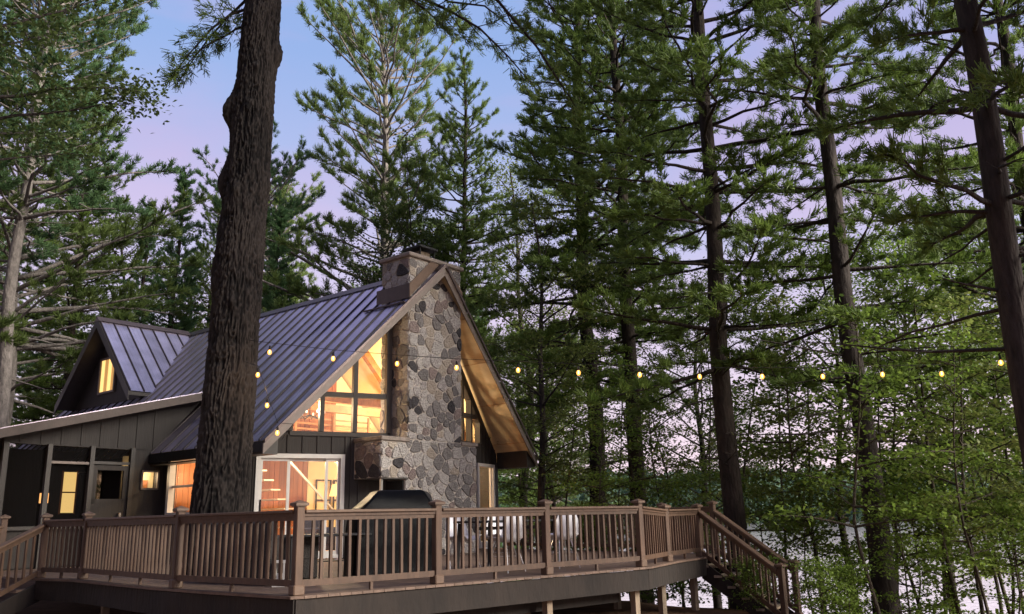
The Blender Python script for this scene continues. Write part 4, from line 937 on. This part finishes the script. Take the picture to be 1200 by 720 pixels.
for i in range(4): decid_mesh('sap%d' % i, 100+i, 6.5+i*.6, .040, 2.0, 1.75, M_['bark_sap'], M_['leaf'] if i % 2 == 0 else M_['leaf_y'], gap=.36, n=9, ln=.125, wd=.10, rad=.24, flat=.28, el0=18, tw=.30, wob=.22, env='cone' if i < 2 else 'round', nb=(1, 2), sub=.42)
for i in range(2): decid_mesh('low%d' % i, 140+i, 4.4, .028, .35, 1.55, M_['bark_sap'], M_['leaf'], gap=.26, n=10, ln=.125, wd=.10, rad=.24, flat=.3, el0=22, tw=.28, wob=.18, env='round', nb=(1, 2), sub=.42)
for i in range(2): decid_mesh('bush%d' % i, 120+i, 2.0, .02, .15, 1.1, M_['bark_sap'], M_['leaf'], gap=.12, n=10, ln=.12, wd=.09, rad=.2, flat=.5, el0=30, tw=.25, wob=.1, nb=(1, 2), sub=.4)
# ---- the principal trees
plant(PINES['wp1'], 'white_pine', 'tall straight dark pine right of the chimney, left of the close pair of trunks', 'pine tree', 2.47, 27, 25, .4)
plant(PINES['wp2'], 'white_pine', 'dark pine behind the right half of the deck, right trunk of the close pair', 'pine tree', 3.49, 25, 25.5, 2.1)
plant(PINES['wp3'], 'white_pine', 'thick dark pine rising behind the top of the lake stairs', 'pine tree', 4.73, 19, 23, 1.0)
plant(PINES['wp4'], 'white_pine', 'thick brown pine beyond the foot of the lake stairs with bare dead limbs', 'pine tree', 6.92, 17, 22, 3.4)
r9 = plant(PINES['wp4'], 'white_pine', 'bare reddish pine trunk at the right edge holding the end of the light string', 'pine tree', 6.92, 11.5, 27, 5.2, sxy=.80)
plant(PINES['rp2'], 'red_pine', 'pale grey barked pine at the far left behind the porch', 'pine tree', -15.1, 25, 24, .5)
plant(PINES['rp1'], 'red_pine', 'open crowned pine against the sky behind the ridge, left of the chimney', 'pine tree', -5.4, 34, 24.3, 1.2)
plant(PINES['wp2'], 'white_pine', 'slender pine top behind the chimney cap, right of the open crowned pine', 'pine tree', -1.75, 31, 20.6, 4.0, sxy=.68)
BG = 'forest trees behind the cabin'
# (mesh, name, label, x, y, h, rz)
for src, nm, lab, cat, x, y, h, rz in [
 ('ash', 'ash_tree', 'yellow-green leafy tree right behind the chimney, in front of the slender pine', 'tree', .3, 33, 17.0, .3),
 ('sp1', 'spruce_tree', 'bluish conifer between the pale grey trunk and the dormer peak', 'conifer', -17.6, 39, 16.5, .2),
 ('wp1', 'white_pine', 'soft green pine directly above the dormer ridge', 'pine tree', -14.9, 41, 17.2, 1.3),
 ('ash', 'ash_tree', 'leafy tree peeping out left of the big trunk at roof height', 'tree', -11.9, 37, 13.0, 2.3),
 ('rp1', 'red_pine', 'shaggy pine crown left of the big trunk touching open sky', 'pine tree', -12.9, 44, 19.5, 5.1),
 ('sp1', 'spruce_tree', 'blue-green conifer left of the big foreground trunk over the dormer ridge', 'conifer', -14.3, 35, 16.5, .9),
 ('rp2', 'red_pine', 'bushy pine showing between the big trunk and the open crowned pine', 'pine tree', -10.6, 34, 16.8, 2.6),
 ('sp1', 'spruce_tree', 'dark conifer filling the gap above the left end of the main roof', 'conifer', -8.8, 31, 13.2, 2.0),
 ('oak', 'oak_tree', 'dark leafy tree behind the main ridge, below the open crowned pine', 'tree', -3.3, 30, 12.4, 2.9),
 ('wp1', 'white_pine', 'dense pine left of the dormer, right of the pale grey trunk', 'pine tree', -17.5, 33, 19.0, 3.0),
 ('rp1', 'red_pine', 'pine with spreading crown above the porch roof at the far left', 'pine tree', -17.2, 28.5, 22.5, 4.4),
 ('wp3', 'white_pine', 'pine crown at the top right corner behind the bare trunk', 'pine tree', 12.6, 19.5, 23, 2.2),
 ('oak', 'oak_tree', 'leafy tree at the right edge behind the bare reddish trunk', 'tree', 15.2, 26, 13.5, .8),
 ('maple', 'maple_tree', 'leafy maple between the right thick trunk and the right edge', 'tree', 12.0, 25, 12.0, 2.4),
 ('maple', 'maple_tree', 'maple filling the space behind the lake stairs at mid height', 'tree', 8.8, 23.5, 10.5, 4.8),
 ('oak', 'oak_tree', 'leafy tree close to the water behind the stair-top pine', 'tree', 6.6, 30, 11.5, 3.8),
 ('maple', 'maple_tree', 'bright maple beyond the deck between the pair of trunks and the right eave', 'tree', 1.3, 32, 10.0, 1.4),
 ('ash', 'ash_tree', 'thin leaning tree beside the right eave', 'tree', .75, 24.5, 11.5, 5.5)]:
    plant((PINES.get(src) or DEC.get(src)), nm, lab, cat, x, y, h, rz)
# overhanging oak at the top left
decid_mesh('oak_high', 55, 17, .2, 9.6, 4.2, M_['bark_mid'], M_['leaf_d'], gap=.36, n=20, ln=.15, wd=.095, rad=.36)
plant(DEC['oak_high'], 'oak_tree', 'dark oak whose leaves overhang the top left corner', 'tree', -12.9, 17.5, 17.0, 1.1)
# ---- deeper woods behind: copies in a group
rg = np.random.default_rng(77); pool = ['sp1', 'wp1', 'rp1', 'wp2', 'rp2', 'sp1', 'wp3', 'ash', 'oak']
k = 0
for (x0, x1, y0, y1, n) in ((-34, -13, 38, 58, 13), (-14, 3, 42, 60, 8)):
    for i in range(n):
        x = x0+(x1-x0)*(i+rg.uniform(.2, .8))/n; y = rg.uniform(y0, y1); s_ = pool[k % len(pool)]; k += 1
        conif = s_[0] in 'srw' and s_ in PINES
        plant(PINES[s_] if conif else DEC[s_], 'forest_conifer' if conif else 'forest_tree', ('conifer deep in the woods behind the cabin, %s from the left of that rank' if conif else 'leafy tree deep in the woods behind the cabin, %s from the left of that rank') % ORD[k-1], 'tree', x, y, rg.uniform(13, 17.5), rg.uniform(0, 6), 'conifers deep in the woods behind the cabin' if conif else 'leafy trees deep in the woods behind the cabin')
# ---- understory saplings towards the lake
sap = [(1.6, 24.5, 5.6), (2.2, 21.8, 4.5), (3.1, 23.0, 5.4), (4.0, 21.6, 5.0), (4.4, 24.2, 6.0), (5.3, 22.0, 6.3), (5.9, 20.2, 5.6), (6.3, 18.6, 6.2), (7.0, 20.8, 6.8), (7.7, 18.6, 6.2), (8.4, 17.2, 6.4), (8.0, 15.6, 5.4), (9.2, 19.6, 7.2), (9.7, 17.4, 6.0), (10.6, 20.0, 7.4), (10.9, 17.3, 6.4), (11.8, 21.5, 7.4), (3.6, 28.5, 6.6), (6.0, 25.8, 7.2), (.9, 27.5, 6.4), (10.2, 15.6, 5.5), (6.0, 15.0, 4.6), (7.5, 14.4, 4.4), (8.6, 13.6, 4.6), (9.4, 15.0, 5.2), (8.0, 17.8, 5.6), (10.0, 18.6, 5.0), (11.2, 16.4, 4.6), (12.6, 18.2, 6.6)]
sap.sort(key=lambda p: p[0]/p[1])
for i, (x, y, h) in enumerate(sap):
    plant(DEC['sap%d' % (i % 4)], 'sapling', 'thin broadleaf sapling, %s from the left among those between deck and lake' % ORD[i], 'sapling', x, y, h*1.12, rg.uniform(0, 6), 'saplings on the slope down to the lake', lean=(rg.normal(0, .05), rg.normal(0, .05)))
for i, (x, y, h) in enumerate(sorted([(4.75, 14.2, .85), (5.3, 14.5, .75), (4.1, 15.6, .8), (6.2, 17.0, 1.0), (5.0, 18.6, 1.3), (3.2, 20.6, 1.6), (1.6, 21.0, 1.5), (7.3, 19.3, 1.5)], key=lambda p: p[0]/p[1])):
    plant(DEC['bush%d' % (i % 2)], 'shrub', 'low leafy shrub, %s from the left in the row by the lake stairs' % ORD[i], 'shrub', x, y, h, rg.uniform(0, 6), 'shrubs around the lake stairs')
low = sorted([(6.9, 15.9, 2.5), (8.3, 15.2, 2.2), (9.6, 16.3, 2.4), (10.6, 18.2, 2.8), (7.6, 17.4, 3.0), (8.9, 18.6, 3.4), (6.0, 18.4, 2.8), (5.6, 20.6, 3.2), (3.9, 20.0, 2.8)], key=lambda p: p[0]/p[1])
for i, (x, y, h) in enumerate(low):
    plant(DEC['low%d' % (i % 2)], 'young_maple', 'bushy young maple leafy to the ground, %s from the left before the water' % ORD[i], 'young tree', x, y, h, rg.uniform(0, 6), 'bushy young maples on the shore slope')
# ---- the big foreground pine: furrowed trunk with knots, hanging boughs
def vnoise(u, v, pu, seed):
    r_ = np.random.default_rng(seed); tab = r_.uniform(-1, 1, (pu, 512)); u0 = np.floor(u).astype(int); v0 = np.floor(v).astype(int); fu = u-u0; fv = v-v0
    fu = fu*fu*(3-2*fu); fv = fv*fv*(3-2*fv); g_ = lambda a, b: tab[a % pu, b % 512]
    return (g_(u0, v0)*(1-fu)+g_(u0+1, v0)*fu)*(1-fv)+(g_(u0, v0+1)*(1-fu)+g_(u0+1, v0+1)*fu)*fv
big = thing('big_pine', 'huge rough barked pine trunk rising through the deck in the left foreground', 'pine tree', (-4.575, 13.3, -.95))
nz1, nt1 = 1250, 300; Z = np.linspace(0, 13.5, nz1); TH_ = np.linspace(0, 2*PI, nt1, endpoint=False); tt, zz = np.meshgrid(TH_, Z)
R_ = .42*(1-.030*zz)*(1+.14*np.exp(-zz*1.1)); u = tt/(2*PI)
n1_ = vnoise(u*58+1.2*vnoise(u*9, zz*2.6, 9, 5), zz*4.2+1.2*vnoise(u*24, zz*3, 24, 9), 58, 1); n2_ = vnoise(u*110, zz*19, 110, 2); n3_ = vnoise(u*6, zz*.8, 6, 3)
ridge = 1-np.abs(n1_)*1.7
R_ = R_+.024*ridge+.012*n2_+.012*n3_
for (ang, z0, amp, sw, sh) in ((PI*1.02, 8.55, .20, .38, .30), (PI*.97, 7.3, .17, .40, .36), (PI*1.04, 5.75, .07, .5, .4), (PI*1.0, 6.4, .05, .4, .3), (PI*1.5, 8.5, .06, .16, .1), (PI*1.45, 7.0, .05, .14, .1), (PI*1.55, 5.1, .05, .13, .1), (0.02, 9.6, .10, .3, .22), (-.05, 7.2, .05, .3, .2), (PI*1.6, 9.2, .05, .14, .1)):
    da = np.angle(np.exp(1j*(tt-ang))); R_ = R_+amp*np.exp(-(da/sw)**2-((zz-z0)/sh)**2)
cxx = .029*zz; v = np.stack([cxx+R_*np.cos(tt), R_*np.sin(tt), zz], -1).reshape(-1, 3)
ii = np.arange(nz1-1)[:, None]*nt1; jj = np.arange(nt1)[None]; j2 = (jj+1) % nt1
q = np.stack([ii+jj, ii+j2, ii+nt1+j2, ii+nt1+jj], -1).reshape(-1, 4)
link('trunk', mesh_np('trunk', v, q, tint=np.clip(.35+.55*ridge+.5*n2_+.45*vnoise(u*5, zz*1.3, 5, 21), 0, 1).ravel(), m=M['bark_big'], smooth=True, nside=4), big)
tpb = np.stack([.029*Z[::20], 0*Z[::20], Z[::20]], 1); WB = Wood(); T = ([], []); rgb_ = np.random.default_rng(8)
def bough(z, az, Ln, el, curl, r0, droop, tw=.26, start=.35, twl=.30): branch(WB, tpb, z, az, Ln, math.radians(el), curl, r0, rgb_, (tw, tw), .15, tufts=T, droop=droop, start=start, twl=twl, upd=.1, n=10)
bough(11.9, -.10, 5.4, 8, -.35, .075, .55, .2, .2, .34); bough(11.6, .12, 4.9, -4, -.12, .06, .25, .16, .2, .42); bough(12.2, -.35, 5.2, -3, -.1, .055, .2, .16, .2, .42); bough(11.3, -.22, 3.4, -2, -.2, .05, .3, .15, .2, .45)
bough(10.6, PI+.15, 1.5, -18, -.5, .035, .2, .12, .15, .5); bough(10.9, PI-.3, 1.7, -14, -.45, .035, .2, .12, .15, .5); bough(10.3, PI-.05, 1.35, -14, -.4, .03, .2, .12, .15, .5); bough(11.9, .4, 5.0, 0, -.2, .05, .1)
zt_ = np.linspace(13.3, 25, 12); WB.tube(np.stack([.029*zt_, 0*zt_, zt_], 1), np.linspace(.27, .03, 12), 12); tpb = np.stack([.029*np.linspace(0, 25, 40), np.zeros(40), np.linspace(0, 25, 40)], 1)
for i in range(46):
    z_ = 13.4+i*.245; branch(WB, tpb, z_, i*2.4+rgb_.normal(0, .3), (4.6*(1-(z_-13)/12.6)**.7+.4)*rgb_.uniform(.6, 1.1), math.radians(-5+3*(z_-13)+rgb_.normal(0, 6)), .1, .05, rgb_, (.32, .32), .2, tufts=T, droop=.1, start=.35, twl=.4)
link('limbs', WB.mesh('limbs', M['bark_dark']), big)
c = link('needles', needles_mesh('needles', T[0], T[1], rgb_, M['needle'], 18, .15, .015), big); c['kind'] = 'stuff'
# ---- far shore woods: one mass
rg = np.random.default_rng(5); pts = []; n = 5200
X = rg.uniform(-330, 620, n); Y = np.sqrt(np.clip(rg.uniform(424, 640, n)**2-X**2, 100, None)); zb = terrain_z(X, Y)
hh = rg.uniform(7, 19, n)
pos = np.stack([X, Y, zb+hh*.5], 1); reps = 26
ctr = np.repeat(pos, reps, 0); hr = np.repeat(hh, reps); uu = rg.uniform(-1, 1, (len(ctr), 3)); uu /= np.maximum(1, np.linalg.norm(uu, axis=1, keepdims=True))
ctr = ctr+uu*np.stack([hr*.30, hr*.30, hr*.55], 1); d = nrm(rg.normal(0, 1, ctr.shape)); s_ = nrm(np.cross(d, rg.normal(0, 1, ctr.shape))); sz = rg.uniform(.9, 2.0, (len(ctr), 1))
v = np.stack([ctr-d*sz, ctr+s_*sz, ctr+d*sz, ctr-s_*sz], 1).reshape(-1, 3)
fo = link('far_woods', mesh_np('far_woods', v, np.arange(len(v)).reshape(-1, 4), tint=np.repeat(np.repeat(rg.uniform(0, 1, n), reps), 4), m=M['far'], nside=4)); fo['kind'] = 'stuff'

# ---- unseen leaf clumps left, behind and right, added to shade porch and left deck
rg = np.random.default_rng(31); cs_ = np.array([(-13, 5, 9), (-17, 9.5, 10), (-10, -3, 9), (-5.5, -8, 10), (-16, 0, 12), (-11, -10, 12), (-21, 15, 11), (-2, -13, 11), (-20, 5, 15), (-9, 2.5, 14.5), (10.5, 8.3, 13), (12.5, 7.5, 13)], float)
ctr = np.repeat(cs_, 2600, 0); uu = rg.normal(0, 1, ctr.shape); uu = nrm(uu)*rg.uniform(.3, 1, (len(uu), 1))**.5; ctr = ctr+uu*np.array([3.6, 3.6, 8.0]); ctr[:, 2] = np.maximum(ctr[:, 2], .2)
keep = (ctr[:, 0] < -.62*np.maximum(ctr[:, 1], 0)-2.2) | (ctr[:, 0] > .68*np.maximum(ctr[:, 1], 0)+1.2); ctr = ctr[keep]
d = nrm(rg.normal(0, 1, ctr.shape)); s_ = nrm(np.cross(d, rg.normal(0, 1, ctr.shape))); v = np.stack([ctr-d*.3, ctr+s_*.22, ctr+d*.3, ctr-s_*.22], 1).reshape(-1, 3)
so2 = link('unseen_shade_woods', mesh_np('unseen_shade_woods', v, np.arange(len(v)).reshape(-1, 4), tint=np.repeat(rg.uniform(0, 1, len(ctr)), 4), m=M['leaf_d'], nside=4)); so2['kind'] = 'stuff'
